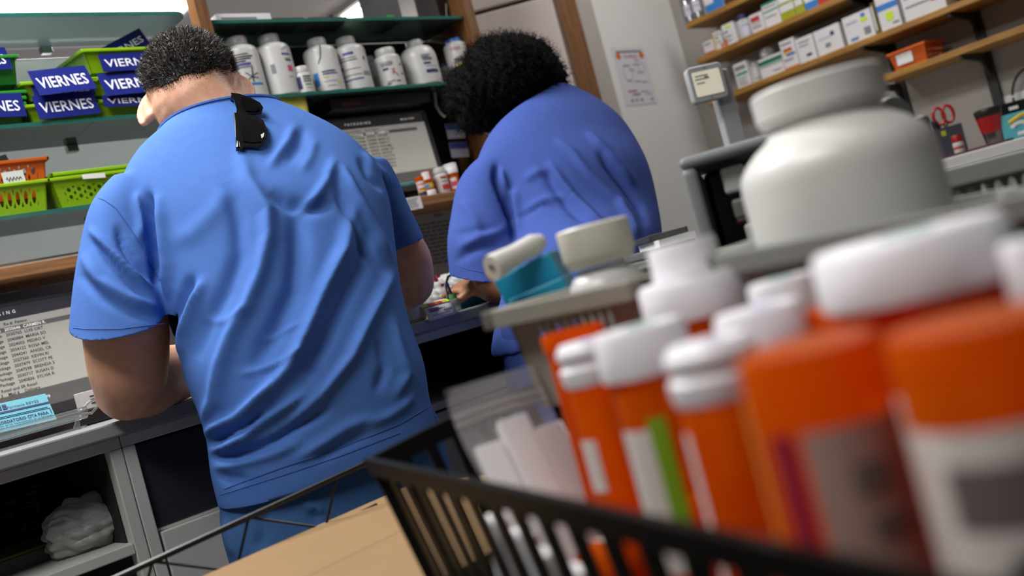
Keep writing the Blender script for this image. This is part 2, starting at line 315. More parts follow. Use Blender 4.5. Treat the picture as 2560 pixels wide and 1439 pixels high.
# ================================================================== small-thing builders
def face_cam(p): return math.atan2(-p[1], -p[0])
def patch(mb, r, a0, a1, z0, z1, mi, n=8):
    a0, a1 = math.radians(a0), math.radians(a1); mb.grid(lambda u, v: (r * math.cos(a0 + (a1 - a0) * u), r * math.sin(a0 + (a1 - a0) * u), z0 + (z1 - z0) * v), n, 1, mi)
def wrap_text(mb, s, size, r, ang, z, mi, bold=0, wid=None):
    v, f = text_mb(s, size, bold); k = 1
    if wid: w = max(p[0] for p in v) - min(p[0] for p in v); k = wid / w
    mb.add([(r * math.cos(math.radians(ang) + p[0] * k / r), r * math.sin(math.radians(ang) + p[0] * k / r), z + p[1]) for p in v], f, mi)
def holed(mb, quad, nrm, th, cols=0, rows=0, ms=.08, mt0=.15, mt1=.25, hw=.6, hh=.7, mi=0, nh=10, stag=False):
    """wall panel between 4 corners (bl, br, tr, tl) with real oval holes"""
    bl, br, tr, tl = [Vector(q) for q in quad]; nrm = Vector(nrm)
    def P(s, t, k): return bl * (1 - s) * (1 - t) + br * s * (1 - t) + tr * s * t + tl * (1 - s) * t + nrm * (th * k)
    def rect(s0, s1, t0, t1):
        vs = [P(s, t, k) for k in (0, 1) for (s, t) in ((s0, t0), (s1, t0), (s1, t1), (s0, t1))]
        mb.add(vs, [(3, 2, 1, 0), (4, 5, 6, 7), (0, 1, 5, 4), (1, 2, 6, 5), (2, 3, 7, 6), (3, 0, 4, 7)], mi)
    if not cols: return rect(0, 1, 0, 1)
    rect(0, 1, 0, mt0); rect(0, 1, 1 - mt1, 1); rect(0, ms, mt0, 1 - mt1); rect(1 - ms, 1, mt0, 1 - mt1)
    ds, dt = (1 - 2 * ms) / cols, (1 - mt0 - mt1) / rows
    for j in range(rows):
        for i in range(cols):
            s0, t0 = ms + i * ds, mt0 + j * dt; cs, ct = s0 + ds / 2, t0 + dt / 2; o = []; h = []
            for a in range(nh):
                A = 2 * math.pi * (a + .5) / nh; ca, sa = math.cos(A), math.sin(A); k = 1 / max(abs(ca), abs(sa))
                o.append((cs + ca * k * ds / 2, ct + sa * k * dt / 2)); h.append((cs + ca * hw * ds / 2, ct + sa * hh * dt / 2))
            vs = [P(*q, 0) for q in o] + [P(*q, 0) for q in h] + [P(*q, 1) for q in o] + [P(*q, 1) for q in h]; fs = []
            for a in range(nh):
                b = (a + 1) % nh; fs += [(a, nh + a, nh + b, b), (2 * nh + a, 2 * nh + b, 3 * nh + b, 3 * nh + a), (nh + a, 3 * nh + a, 3 * nh + b, nh + b)]
            mb.add(vs, fs, mi)
def basket(name, label, cat, w, d, h, m, loc, rot=0, taper=.85, front=None, side=None, lip=.006, lipdrop=.006, th=.0025, group=None, cut=0):
    """open tapered basket, front wall towards local -Y; walls, floor and rim are parts"""
    t = thing(name, label, cat, loc, rot, group); wb, db = w * taper / 2, d * taper / 2; wt, dt = w / 2, d / 2
    B = [(-wb, -db, 0), (wb, -db, 0), (wb, db, 0), (-wb, db, 0)]; T = [(-wt, -dt, h - cut), (wt, -dt, h - cut), (wt, dt, h), (-wt, dt, h)]
    for i, (nm, nr) in enumerate((('front_wall', (0, 1, 0)), ('side_wall', (-1, 0, 0)), ('back_wall', (0, -1, 0)), ('side_wall', (1, 0, 0)))):
        j = (i + 1) % 4; mb = MB(); spec = (front if i in (0, 2) else side) or {}; holed(mb, (B[i], B[j], T[j], T[i]), nr, th, **spec); mb.build(nm, m, t)
    mb = MB(); mb.prism([(x, y) for x, y, _ in B], th); mb.build('floor_panel', m, t)
    mb = MB(); R_ = [Vector(q) for q in T]
    for i in range(4):
        a, b = R_[i], R_[(i + 1) % 4]; n = (b - a).cross(Vector((0, 0, 1))).normalized(); e = (b - a).normalized() * lip
        vs = [a - e, b + e, b + e + n * lip, a - e + n * lip]; vs = [v + Vector((0, 0, .001)) for v in vs] + [v - Vector((0, 0, lipdrop)) for v in vs]
        mb.add(vs, [(0, 1, 2, 3), (7, 6, 5, 4), (0, 4, 5, 1), (1, 5, 6, 2), (2, 6, 7, 3), (3, 7, 4, 0)])
    mb.build('rim', m, t, bevel=.0015)
    return t
def card(name, label, cat, TL, TR, BL, m, th=.0012, group=None):
    """flat rectangular card from three of its corners; returns (thing, width, height); local XY in the face, +Z towards the viewer"""
    TL, TR, BL = Vector(TL), Vector(TR), Vector(BL); x = (TR - TL); w = x.length; x.normalize(); y = TL - BL; y = (y - x * y.dot(x)); h = y.length; y.normalize(); z = x.cross(y)
    R = Matrix((x, y, z)).transposed(); t = thing(name, label, cat, TL + x * w / 2 - y * h / 2, R, group)
    MB().box((0, 0, -th / 2), (w, h, th)).build('sheet', m, t); return t, w, h
I3 = Matrix.Identity(3)
def pill_bottle(name, label, H, R, loc, prints=(), capm=None, bodym=None, neck=.5, capr=.56, sh=.74, caph=.885, group=None, round_sh=False, face=None):
    """prints: (a0, a1, z0, z1, material) patches in degrees from the facing side and fractions of H; or ('text', string, ang, z, size, material)"""
    t = thing(name, label, 'bottle', loc, face if face is not None else face_cam(loc), group); b = MB()
    prof = [(R * .9, 0), (R * .97, .006 * 1), (R, .02 * H + .004), (R, sh * H)]
    for k in range(1, 6): a = k / 5 * math.pi / 2; prof.append((R * (neck + (1 - neck) * math.cos(a) ** (.7 if round_sh else 1)), sh * H + (caph - .03 - sh) * H * math.sin(a)))
    prof.append((R * neck, caph * H)); b.lathe(prof, 32); b.build('body', bodym or WHITE, t, smooth=True)
    c = MB(); n = 48; vs = []; cp = R * capr
    prof = [(cp * .99, caph * H - .001), (cp, caph * H + .001), (cp, H - .003), (cp * .93, H)]
    for (r, z) in prof:
        for i in range(n): q = r * (1 - (.025 if i % 2 else 0)); a = 2 * math.pi * i / n; vs.append((q * math.cos(a), q * math.sin(a), z))
    fs = [(k * n + i, k * n + (i + 1) % n, (k + 1) * n + (i + 1) % n, (k + 1) * n + i) for k in range(3) for i in range(n)] + [tuple(3 * n + i for i in range(n)), tuple(reversed(range(n)))]
    c.add(vs, fs); c.build('cap', capm or WHITE, t, smooth=True)
    ms = []; lb = MB()
    for p in prints:
        m = p[-1]
        if m not in ms: ms.append(m)
        k = ms.index(m)
        if p[0] == 'text': wrap_text(lb, p[1], p[4], R + .0006, p[2], p[3] * H, k, .01)
        elif p[0] == 'line':
            _, pts, wd, m = p; q = [((R + .0008) * math.cos(math.radians(a)), (R + .0008) * math.sin(math.radians(a)), z * H) for a, z in pts]; lb.tube(q, wd, 4, k)
        else: patch(lb, R + .0005, p[0], p[1], p[2] * H, p[3] * H, k)
    if lb.v: lb.build('label', ms, t)
    return t
PURP = mat('print_purple', '4b3d8f', .5, noise=.05); NAVY = mat('print_navy', '20265e', .5, noise=.05); CYANB = mat('print_blue', '2b77c4', .5, noise=.05); PINK = mat('print_pink', 'c8375f', .5, noise=.05)
GREYI = mat('print_grey', '7e8086', .6, noise=.05); YEL = mat('print_yellow', 'd0b23a', .5, noise=.05); REDI = mat('print_red', 'b5302c', .5, noise=.05); GRNI = mat('print_green', '5a9c57', .5, noise=.05); TEALI = mat('print_teal', '1f8a6c', .5, noise=.05)
LIMEI = mat('print_lime', 'c6e01c', .5, noise=.05); ORGI = mat('print_orange', 'd2691f', .5, noise=.05)
# ================================================================== day baskets with signs
LIME = mat('lime_plastic', '8fbe12', .35, noise=.06); DGREEN = mat('green_plastic', '2c8a2e', .35, noise=.08)
SIGNB = mat('sign_blue', '1c2673', .22, noise=.06, coat=.6); SIGNW = mat('sign_letters', 'eef0f6', .35, noise=.02)
def xy(px, py, Y): return onY(px, py, Y)
def bin_at(pxl, pxr, pyb, label, z, h, m, d=.15, y0=YF + .012, front=None, side=None, cut=.015, grp=None, taper=.88):
    a = onY(pxl, pyb, y0); b = onY(pxr, pyb, y0); w = b.x - a.x
    return basket('storage_bin', label, 'basket', w, d, h, m, ((a.x + b.x) / 2, y0 + d / 2, z), 0, taper, front, side, group=grp, cut=cut)
SL = dict(cols=9, rows=1, hw=.35, hh=.85)
bin_at(62, 240, 260, 'lower lime green bin under the left VIERNES signs', zB, .052, LIME, grp='lime day bins'); bin_at(58, 238, 215, 'upper lime green bin holding the left VIERNES sign', zB + .048, .05, LIME, grp='lime day bins')
bin_at(222, 400, 255, 'bottom lime green bin of the stack beside the dark hair', zB, .052, LIME, grp='lime day bins'); bin_at(220, 398, 210, 'middle lime green bin of the stack beside the dark hair', zB + .05, .05, LIME, grp='lime day bins'); bin_at(216, 396, 160, 'top lime green bin of the stack beside the dark hair', zB + .098, .062, LIME, grp='lime day bins')
for k in range(3): bin_at(-140, 62, 280 - 16 * k, ('bottom', 'second', 'third')[k] + ' dark green nested bin at the left end of the shelf', zB + .012 * k, .058, DGREEN, grp='dark green nested bins')
bin_at(-120, 42, 160, 'dark green bin with slanted white slots on top of the nested bins', zB + .084, .07, DGREEN, side=dict(cols=6, rows=1, hw=.3, hh=.8), grp='dark green nested bins')
def day_sign(label, TL, TR, BL, Yt, Yb, glare=False, size=.62):
    t, w, h = card('day_sign', label, 'sign', onY(*TL, Yt), onY(*TR, Yt), onY(*BL, Yb), SIGNB, group='VIERNES day signs')
    mb = MB(); lettering(mb, 'VIERNES', h * size, (0, -h * .06, .0006), I3, 0, .006, wid=w * .86); mb.build('lettering', SIGNW, t); return t
day_sign('blue VIERNES sign on the upper left lime bin, fully readable', (68, 178), (211, 163), (85, 240), YF + .012, YF - .012)
day_sign('blue VIERNES sign on the lower left lime bin, gloss on its left half', (78, 240), (231, 226), (98, 299), YF + .006, YF - .004)
day_sign('blue VIERNES sign tucked behind the readable left sign', (76, 212), (226, 198), (90, 250), YF + .011, YF + .006)
day_sign('pale glossy VIERNES sign on the nested dark green bins', (-110, 236), (51, 232), (-105, 297), YF + .006, YF - .002)
day_sign('pale VIERNES sign at the very left edge on the slotted green bin', (-130, 128), (12, 118), (-125, 185), YF + .012, YF + .004)
day_sign('blue VIERNES sign tilted up inside the top lime bin', (238, 128), (348, 70), (262, 172), YF + .05, YF + .05, size=.5)
day_sign('blue VIERNES sign on the top lime bin beside the dark hair', (244, 136), (395, 128), (250, 180), YF + .008, YF + .002)
day_sign('glossy blue VIERNES sign on the middle lime bin beside the dark hair', (241, 185), (395, 172), (261, 240), YF + .008, YF - .008)
day_sign('blue VIERNES sign on the bottom lime bin beside the ear', (253, 238), (410, 232), (252, 268), YF + .004, YF - .002)
# bins on the shelf below
ORNG = mat('orange_plastic', 'd9631a', .35, noise=.06)
OV = dict(cols=11, rows=1, hw=.55, hh=.8, mt0=.25, mt1=.2); OV2 = dict(cols=9, rows=2, hw=.5, hh=.62, mt0=.2, mt1=.15)
bin_at(-170, 129, 505, 'lime green basket with a row of oval holes at the left edge', zCs, .062, LIME, front=OV, side=dict(cols=6, rows=1, hw=.55, hh=.8, mt0=.25), cut=0, taper=.9)
bin_at(-150, 122, 430, 'orange perforated basket standing inside the lime basket', zCs + .035, .075, ORNG, front=OV2, side=OV2, cut=0, d=.12, y0=YF + .028, taper=.86)
bin_at(136, 420, 495, 'lower of two nested lime baskets beside the blue sleeve', zCs, .062, LIME, front=dict(cols=9, rows=2, hw=.4, hh=.6, mt0=.25, mt1=.3), cut=0, taper=.9)
bin_at(136, 420, 455, 'upper of two nested lime baskets beside the blue sleeve', zCs + .018, .055, LIME, cut=0, y0=YF + .017, d=.14, taper=.9)
t, w, h = card('paper_slip', 'handwritten white slip on the orange basket', 'paper', onY(2, 432, YF + .024), onY(56, 424, YF + .024), onY(12, 462, YF + .024), PAPER)
mb = MB(); mb.tube([(-w * .35 + w * .7 * k / 14, -h * .1 + h * .22 * math.sin(k * 2.1) * (1 - k / 30), .0008) for k in range(15)], .0006, 4); mb.build('handwriting', INK, t)
card('paper_slip', 'white slip over the rim of the nested lime baskets', 'paper', onY(205, 436, YF + .005), onY(262, 432, YF + .005), onY(212, 447, YF + .005), PAPER)
card('plastic_sleeve', 'grey plastic sleeve standing up in the orange basket', 'sleeve', onY(-30, 400, YF + .07), onY(14, 385, YF + .07), onY(-10, 425, YF + .07), thin('sleeve_film', 'd8d8d8', 'a9a9aa', .35, .08, .2))
# ================================================================== white stock bottles
def stock(px, py, ptop, wpx, label, Y, prints=(), z=None, **k):
    z = zR if z is None else z; P = onY(px, py, Y); P.z = z; dep = P.dot(FW); H = math.hypot(ptop[0] - px, ptop[1] - py) * dep / F; R = wpx / 2 * dep / F
    return pill_bottle('stock_bottle', label, H, R, P, prints, group='white stock bottles on the glass shelf', **k)
lines = lambda a0, a1, zs, m=INK, h=.012: [(a0, a1 - (7 * (i % 3)), z, z + h, m) for i, z in enumerate(zs)]
stock(627, 238, (590, 75), 90, 'white stock bottle with purple bar, black cross and blue band behind the ear', YF + .06, [(-30, 25, .67, .685, INK), (-30, 38, .63, .65, INK), (-30, 30, .595, .615, INK), (-30, 12, .56, .58, INK), (-28, 26, .51, .545, PURP), (-28, 30, .47, .5, GREYI), (10, 52, .2, .235, CYANB), ('line', [(26, .47), (22, .36), (20, .25)], .0012, INK), ('line', [(2, .40), (20, .32), (40, .30)], .001, INK), ('line', [(4, .28), (22, .34), (42, .38)], .001, INK)] + lines(-70, -45, (.64, .56, .5), GREYI, .03), neck=.55, capr=.58)
stock(708, 236, (675, 73), 90, 'white stock bottle with a barcode patch and pink logo', YF + .06, [(28, 62, .62, .65, PURP), (-16, -2, .36, .5, GREYI), (38, 58, .37, .46, PINK), (36, 60, .53, .55, INK), (36, 60, .56, .575, GRNI), (34, 50, .28, .29, GREYI), ('line', [(30, .7), (45, .74), (60, .77)], .0007, GREYI)], neck=.55, capr=.58)
stock(766, 230, (753, 158), 46, 'small white bottle with blue and green print before a taller one', YF + .035, [(-40, -12, .2, .62, NAVY), (2, 55, .58, .63, INK), (2, 50, .5, .54, INK), (2, 55, .42, .46, INK), (8, 50, .3, .36, GRNI), (8, 50, .2, .22, GREYI)], neck=.75, capr=.84, caph=.8, sh=.7)
stock(756, 212, (742, 142), 42, 'small white bottle half hidden behind the small printed bottle', YF + .12, (), neck=.7, capr=.8, caph=.82)
stock(824, 230, (786, 87), 84, 'white stock bottle with a long pen cross and low coloured label', YF + .06, [('line', [(8, .82), (5, .72), (0, .62), (-12, .52)], .0012, INK), ('line', [(-28, .78), (0, .68), (40, .55)], .0005, GREYI), (-40, -22, .16, .38, CYANB), (-8, 40, .36, .385, NAVY), (-8, 45, .32, .34, NAVY), (-8, 12, .27, .29, YEL), (-8, 38, .2, .21, GREYI), (38, 46, .14, .2, YEL), (0, 30, .12, .13, GREYI)], neck=.52, capr=.56)
stock(896, 226, (858, 86), 82, 'white stock bottle with purple stripes in the middle of the row', YF + .06, [(-22, 16, .64, .685, PURP), (-60, 22, .585, .597, INK), (-60, 25, .54, .555, INK), (50, 58, .53, .59, INK), (-60, -32, .41, .45, PURP), (-60, 30, .39, .4, INK), (-58, 30, .285, .295, INK), (-60, 32, .2, .225, PURP), (35, 70, .26, .33, GREYI)], neck=.52, capr=.58)
stock(932, 205, (903, 97), 72, 'plain white stock bottle standing behind the purple striped one', YF + .14, lines(10, 55, (.45, .41, .37, .3, .26), GREYI), neck=.5, capr=.55)
stock(985, 219, (958, 116), 66, 'white stock bottle with a red pen cross on its label', YF + .05, [(-34, 20, .62, .64, GREYI), (-32, 22, .58, .6, INK), (-30, 18, .54, .56, INK), (-28, -2, .44, .5, NAVY), (-20, 15, .16, .18, INK), (-24, -4, .1, .14, NAVY), (20, 40, .14, .17, NAVY), (56, 70, .52, .57, INK), (56, 70, .3, .34, INK), ('line', [(10, .46), (20, .38), (36, .28)], .0012, REDI), ('line', [(22, .47), (14, .36), (10, .33)], .001, REDI)], neck=.72, capr=.76, caph=.86)
stock(1063, 215, (1027, 97), 92, 'broad shouldered white jug with navy blocks on its label', YF + .06, [(10, 42, .6, .615, NAVY), (10, 36, .565, .58, NAVY), (12, 48, .53, .55, NAVY), (14, 46, .5, .515, INK), (14, 38, .42, .46, NAVY), (18, 60, .37, .38, GREYI), (16, 62, .24, .31, NAVY)], neck=.42, capr=.47, sh=.6, round_sh=True)
stock(1122, 205, (1098, 132), 60, 'white bottle with a navy lid behind the jug', YF + .13, (), capm=NAVY, neck=.8, capr=.86, caph=.88)
stock(1163, 214, (1128, 102), 60, 'white jar with a bright blue lid and red handwriting beside the wooden upright', YF + .05, [('text', 'Not', 0, .76, .017, REDI), (-20, 30, .45, .56, mat('print_brown', '5d4a5c', .5, noise=.2)), (-16, 26, .39, .45, YEL)], capm=mat('lid_blue', '2c66c8', .35, noise=.05), neck=.72, capr=.7, caph=.93, sh=.84)
# top of the bottle bay
t = thing('flat_box', 'flat white box lying on the upper glass shelf beside the wooden upright', 'box', (*onY(585, 30, YF + .06).xy, zRT)); MB().bb((-.07, -.04, 0), (.07, .06, .018)).build('carton', PAPER, t, bevel=.001); MB().bb((-.06, -.041, .006), (.03, -.0402, .009)).build('print', GREYI, t)
t = thing('dark_box', 'tall dark grey box on the upper glass shelf between two shop lights', 'box', (*onY(955, 38, YF + .09).xy, zRT)); MB().bb((-.026, -.05, 0), (.026, .05, .2)).build('carton', mat('charcoal_card', '47464a', .6, noise=.15), t, bevel=.001); MB().bb((-.025, -.052, 0), (-.004, -.05, .016)).build('green_tab', mat('tab_green', '2f9a2e', .5, noise=.05), t)
MAROON = mat('maroon_card', '4a1b18', .6, noise=.2)
for k, (px, ww) in enumerate(((700, .09), (800, .11))):
    t = thing('maroon_box', ('left', 'right')[k] + ' low maroon box on the upper glass shelf', 'box', (*onY(px, 36, YF + .07).xy, zRT)); MB().bb((-ww / 2, -.03, 0), (ww / 2, .04, .014)).build('carton', MAROON, t, bevel=.001); MB().bb((-ww / 2 + .01, -.032, .004), (-ww / 2 + .02, -.0301, .010)).build('sticker', PAPER, t)
t = thing('dark_carton', 'dark brown carton at the right end of the upper glass shelf', 'box', (*onY(1108, 46, YF + .1).xy, zRT)); MB().bb((-.045, -.04, 0), (.03, .05, .17)).build('carton', mat('dark_brown_card', '2a1a15', .7, noise=.2), t, bevel=.001); MB().tube([(-.03, -.045, .0), (-.02, -.05, .05), (.01, -.046, .08), (.03, -.05, .02)], .002, 6).build('cord', BLACKP, t)
# ================================================================== monitors
def monitor(label, xc, y, z0, w, h, tilt, stand=True):
    t = thing('monitor', label, 'monitor', (xc, y, z0), (tilt, 0, 0), 'monitors'); BZ = mat('bezel_grey', '3a3a3e', .3, noise=.06)
    MB().bb((-w / 2, .006, .03), (w / 2, .035, h)).build('housing', BLACKP, t, bevel=.004)
    f = MB(); 
    for a, b in (((-w / 2, 0, .03), (w / 2, .008, .052)), ((-w / 2, 0, h - .007), (w / 2, .008, h)), ((-w / 2, 0, .05), (-w / 2 + .012, .008, h - .005)), ((w / 2 - .012, 0, .05), (w / 2, .008, h - .005))): f.bb(a, b)
    f.build('bezel', BZ, t, bevel=.002)
    s0, s1 = .052, h - .007; x0, x1 = -w / 2 + .012, w / 2 - .012
    SB = mat('screen_body', 'b7b6ae', .25, noise=.03, emit=.32); SH = mat('screen_header', '4a4a4e', .25, noise=.05, emit=.12); SF = mat('screen_footer', '6a6a68', .25, noise=.05, emit=.2)
    hh = s1 - s0; zf = s0 + hh * .17; zh = s1 - hh * .13
    sc = MB(); sc.bb((x0, .004, zf), (x1, .007, zh), 0); sc.bb((x0, .004, zh), (x1, .007, s1), 1); sc.bb((x0, .004, s0), (x1, .007, zf), 2); sc.build('screen', [SB, SH, SF], t)
    tx = MB(); R = Matrix(((1, 0, 0), (0, 0, -1), (0, 1, 0))); yy = .0034; W_ = x1 - x0
    def T(s, x, z, sz, mi, cx='LEFT', sp=1.0, wid=None): lettering(tx, s, sz, (x, yy, z), R, mi, .012, cx, sp, wid)
    def BAR(a, b, z, hgt, mi): tx.add([(a, .0038, z - hgt / 2), (b, .0038, z - hgt / 2), (b, .0038, z + hgt / 2), (a, .0038, z + hgt / 2)], [(0, 1, 2, 3)], mi)
    T('PACKAGING', 0, (zh + s1) / 2, .0085, 2, 'CENTER', 1.9); T('Mon Apr 15, 2019', x1 - .075, s1 - .012, .006, 2); T('1001  PRG', x0 + .03, (zh + s1) / 2, .007, 2)
    n = 14; dz = (zh - zf) / n; T('LAST   DATE', x0 + .02, zh - dz * .6, .0078, 1); T('RX Type and Status      Rx #  Patient', x0 + W_ * .36, zh - dz * .75, .0078, 0); T('Due      Promised', x0 + .03, zh - dz * .75, .0078, 0)
    meds = ['CARMEN R.', 'LUIS ORT', 'MARIA SO', 'PEDRO V', 'ROSA MEL', 'ANGEL CR', 'KEVIN RI', 'SCOTT PE', 'BRENDA S', 'SUSAN D', 'SYLVIA R']
    for i in range(11):
        z = zh - dz * (1.8 + i); rx = 2020646 + (i * 37119) % 27000; m = 2 if i == 0 else 0
        if i == 0: BAR(x0 + W_ * .36, x1 - .03, z, dz * .9, 3); BAR(x0 + .03, x0 + W_ * .26, z, dz * .9, 3)
        T('R Ready To Package   %d  %s' % (rx, meds[i]), x0 + W_ * .36, z, .0082, m); T('0%d:%d0' % (i % 9 + 1, i % 6), x0 + .03, z, .0082, m); T('%d min' % (10 + i * 3), x0 + W_ * .27, z, .0082, 1)
    T('Newest    View: All Retail and SR Retail', x0 + W_ * .3, zf + dz * 1.1, .0082, 0); T('E-Script 5    IVR 3    Mail 6    Delivery', x0 + W_ * .32, zf + dz * .25, .0082, 0)
    T('F3 NextRx F5 Search F6 Promis F7 OnDuty     F9', x0 + W_ * .26, s0 + (zf - s0) * .45, .0082, 2)
    tx.build('screen_text', [mat('glyph_dark', '3b3b3b', .5, noise=.02), mat('glyph_red', 'b06a66', .5, noise=.02, emit=.1), mat('glyph_white', 'efefec', .5, noise=.02, emit=.5), mat('glyph_bar', '77787a', .5, noise=.02, emit=.1)], t)
    if stand: MB().bb((-.04, .02, 0), (.04, .05, .1)).build('neck', BLACKP, t, bevel=.004); MB().bb((-.11, -.03, 0), (.11, .12, .008)).build('foot', BLACKP, t, bevel=.003)
    return t
# left monitor
ym = YF + .02; zt_ = onY(85, 741, ym).z; mL = monitor('monitor with a prescription list at the left, partly behind the blue sleeve', onY(-12, 790, ym).x, ym, ZC + .001, .47, zt_ - ZC, math.radians(-2))
mR_x1 = onY(1113, 400, YF + .06).x; zt2 = onY(1000, 285, YF + .06).z
mRr = monitor('monitor with a prescription list on the oak shelf between the two people', mR_x1 - .225, YF + .075, zW + .0005, .45, zt2 - zW + .012, math.radians(-3))
t = thing('red_sticker', 'dark red sticker above the left monitor', 'sticker', onY(70, 716, YF + .03)); MB().box((0, 0, 0), (.04, .002, .009)).build('sheet', MAROON, t)
p = MB(); p.bb((mR_x1 - .33, YF + .03, zt2 + .018), (mR_x1 - .02, YF + .12, zt2 + .045)); p.bb((mR_x1 - .30, YF + .028, zt2 + .026), (mR_x1 - .245, YF + .03, zt2 + .036), 1); tag(p.build('black_document_tray', [BLACKP, MAROON], bevel=.002), 'black tray with a red sticker lying above the right monitor', 'tray')
# yellow sheet hanging from the bottle shelf
a0 = onY(560, 243, YF + .012); a1 = onY(762, 234, YF + .012); b1 = onY(783, 296, YF - .01)
def yf(u, v): q = a0.lerp(a1, u) + (b1 - a1) * v; return q + Vector((0, -.012 * math.sin(u * 5) * v + .004 * math.sin(9 * u), .006 * math.sin(u * 7 + 1) * v))
tag(MB().grid(yf, 18, 8).build('yellow_sheet', mat('yellow_paper', 'bdb548', .7, noise=.1), smooth=True, solid=.0006), 'wavy yellow sheet hanging under the white bottles', 'paper')
# crystal-clear hook under the bottle shelf and leaflets by the upright
hk = onY(1103, 270, YF + .06); tag(MB().tube([hk + RT * a + UP * b for a, b in ((-.006, zR - .0085 - hk.z), (-.012, .01), (-.006, -.012), (.004, -.026))], .004, 8).build('clear_hook', thin('hook_clear', 'f0f4f2', 'dfe6e3', .4, .2, .05), smooth=True), 'clear plastic hook beside the right monitor', 'hook')
for k, (px, py, c) in enumerate(((1132, 325, '2c5f96'), (1142, 372, '2e3f86'))):
    t, w, h = card('leaflet', ('upper', 'lower')[k] + ' blue and white leaflet beside the right monitor', 'leaflet', onY(px - 20, py - 16, YF + .1), onY(px + 24, py - 18, YF + .1), onY(px - 10, py + 22, YF + .1), mat('leaflet_white%d' % k, '9ea5b0', .6, noise=.1)); MB().box((0, h * .28, .0006), (w * .98, h * .4, .001)).build('blue_panel', mat('leaflet_blue%d' % k, c, .5, noise=.1), t)
# vials on the oak shelf
AMBER = thin('amber_vial', 'fcaa46', 'f07a08', .45, .03, .3, .55, .2)
def vial(label, loc, R, H, cap='ring', labelspec=(), rot=None, body=None, face=None, group=None, flip=False):
    """amber pharmacy vial; cap 'ring' two-ring safety cap, 'wide' broad ribbed cap, 'none' open rim, 'base' upside down on its cap"""
    t = thing('pill_vial', label, 'vial', loc, rot if rot is not None else (face if face is not None else face_cam(loc)), group); b = MB(); ch = min(.02, H * .22); hb = H - ch if cap in ('ring', 'wide') else H
    z0 = 0
    if cap == 'base': z0 = ch; hb = H
    b.lathe([(R * .93, z0), (R, z0 + .003), (R, hb - .003), (R * .96, hb)] if cap != 'none' else [(R * .93, 0), (R, .003), (R, hb - .012), (R * 1.08, hb - .011), (R * 1.08, hb - .002), (R * 1.03, hb), (R * .93, hb), (R * .93, .004)], 32, cap1=cap != 'none' ); b.build('body', body or AMBER, t, smooth=True)
    c = MB()
    if cap == 'ring': rr = R * 1.06; c.lathe([(rr * .98, hb - .004), (rr * 1.04, hb), (rr * 1.04, hb + ch * .28), (rr * .93, hb + ch * .38), (rr * .93, hb + ch * .52), (rr * 1.02, hb + ch * .6), (rr * 1.02, hb + ch * .8), (rr * .92, hb + ch * .9), (rr * .86, H)], 36); 
    if cap in ('wide', 'base'):
        n = 64; rr = R * 1.14; zz = ((hb - .003, 1), (hb, 1.02), (H - .003, 1.0), (H, .93)) if cap == 'wide' else ((0, .95), (.003, 1), (ch - .002, 1.0), (ch, .96)); vs = []
        for (z, k) in zz:
            for i in range(n): a = 2 * math.pi * i / n; q = rr * k * (1 - (.02 if i % 2 else 0)); vs.append((q * math.cos(a), q * math.sin(a), z))
        c.add(vs, [(k * n + i, k * n + (i + 1) % n, (k + 1) * n + (i + 1) % n, (k + 1) * n + i) for k in range(3) for i in range(n)] + [tuple(3 * n + i for i in range(n)), tuple(reversed(range(n)))])
    if c.v: cp = c.build('cap', CAPW, t, smooth=True)
    ms = []; lb = MB()
    for p in labelspec:
        m = p[-1]
        if m not in ms: ms.append(m)
        if p[0] == 'top': 
            for q in p[1]: lb.lathe([(q[2], 0)], 14, (q[0] * R, q[1] * R, H + .0004), None, ms.index(m), cap0=False)
        else: patch(lb, R + .0006 + .0002 * ms.index(m), p[0], p[1], p[2] * H, p[3] * H, ms.index(m), 14)
    if lb.v: lb.build('label', ms, t)
    return t
VL = mat('vial_label', 'd7cfca', .6, noise=.08)
def shelf_vial(label, px, py, wpx, hpx, Y, cap, spec, **k):
    P = onY(px, py, Y); P.z = zW + .0005; dep = P.dot(FW); return vial(label, P, wpx / 2 * dep / F / (1.1 if cap != 'none' else 1), hpx * dep / F, cap, spec, group='vials on the oak shelf', **k)
shelf_vial('amber vial with a pink and blue label, leftmost before the right monitor', 1058, 483, 23, 52, YF + .02, 'none', [(-60, 60, .08, .78, VL), (-40, 50, .6, .66, PINK), (-40, 50, .35, .44, REDI), (-50, 50, .26, .36, YEL), (-50, 50, .1, .24, NAVY)])
shelf_vial('amber vial upside down on its white cap before the right monitor', 1077, 484, 28, 62, YF + .012, 'base', [(-50, 40, .66, .97, PAPER), (-60, 60, .3, .5, YEL), (-40, 10, .32, .46, CYANB)])
P = onY(1111, 479, YF + .015); P.z = zW + .0005; dd = P.dot(FW) / F
pill_bottle('stock_bottle', 'white bottle with red label blocks on the oak shelf', 66 * dd, 16.5 * dd, P, [(-5, 62, .55, .63, REDI), (-5, 62, .42, .46, GREYI), (-5, 70, .12, .32, REDI)], neck=.7, capr=.9, caph=.8, sh=.66)
shelf_vial('amber vial with a tall white cap behind the others on the oak shelf', 1138, 470, 34, 76, YF + .055, 'wide', [(-30, 50, .1, .5, VL)]); shelf_vial('short amber vial with a white cap beside the blue sleeve of the curly haired person', 1142, 478, 30, 62, YF + .01, 'wide', [(-40, 30, .1, .55, VL), (-30, 25, .2, .4, PINK)])
t, w, h = card('shelf_ticket', 'white printed ticket stuck on the front of the oak shelf', 'ticket', onY(1003, 497, YF - .0125), onY(1050, 489, YF - .0125), onY(1010, 528, YF - .0125), PAPER)
mb = MB(); [mb.box((-w * .05 * (i % 2), h * (.34 - .16 * i), .0003), (w * (.7 - .12 * (i % 3)), h * .05, .0006)) for i in range(5)]; mb.build('print', GREYI, t)
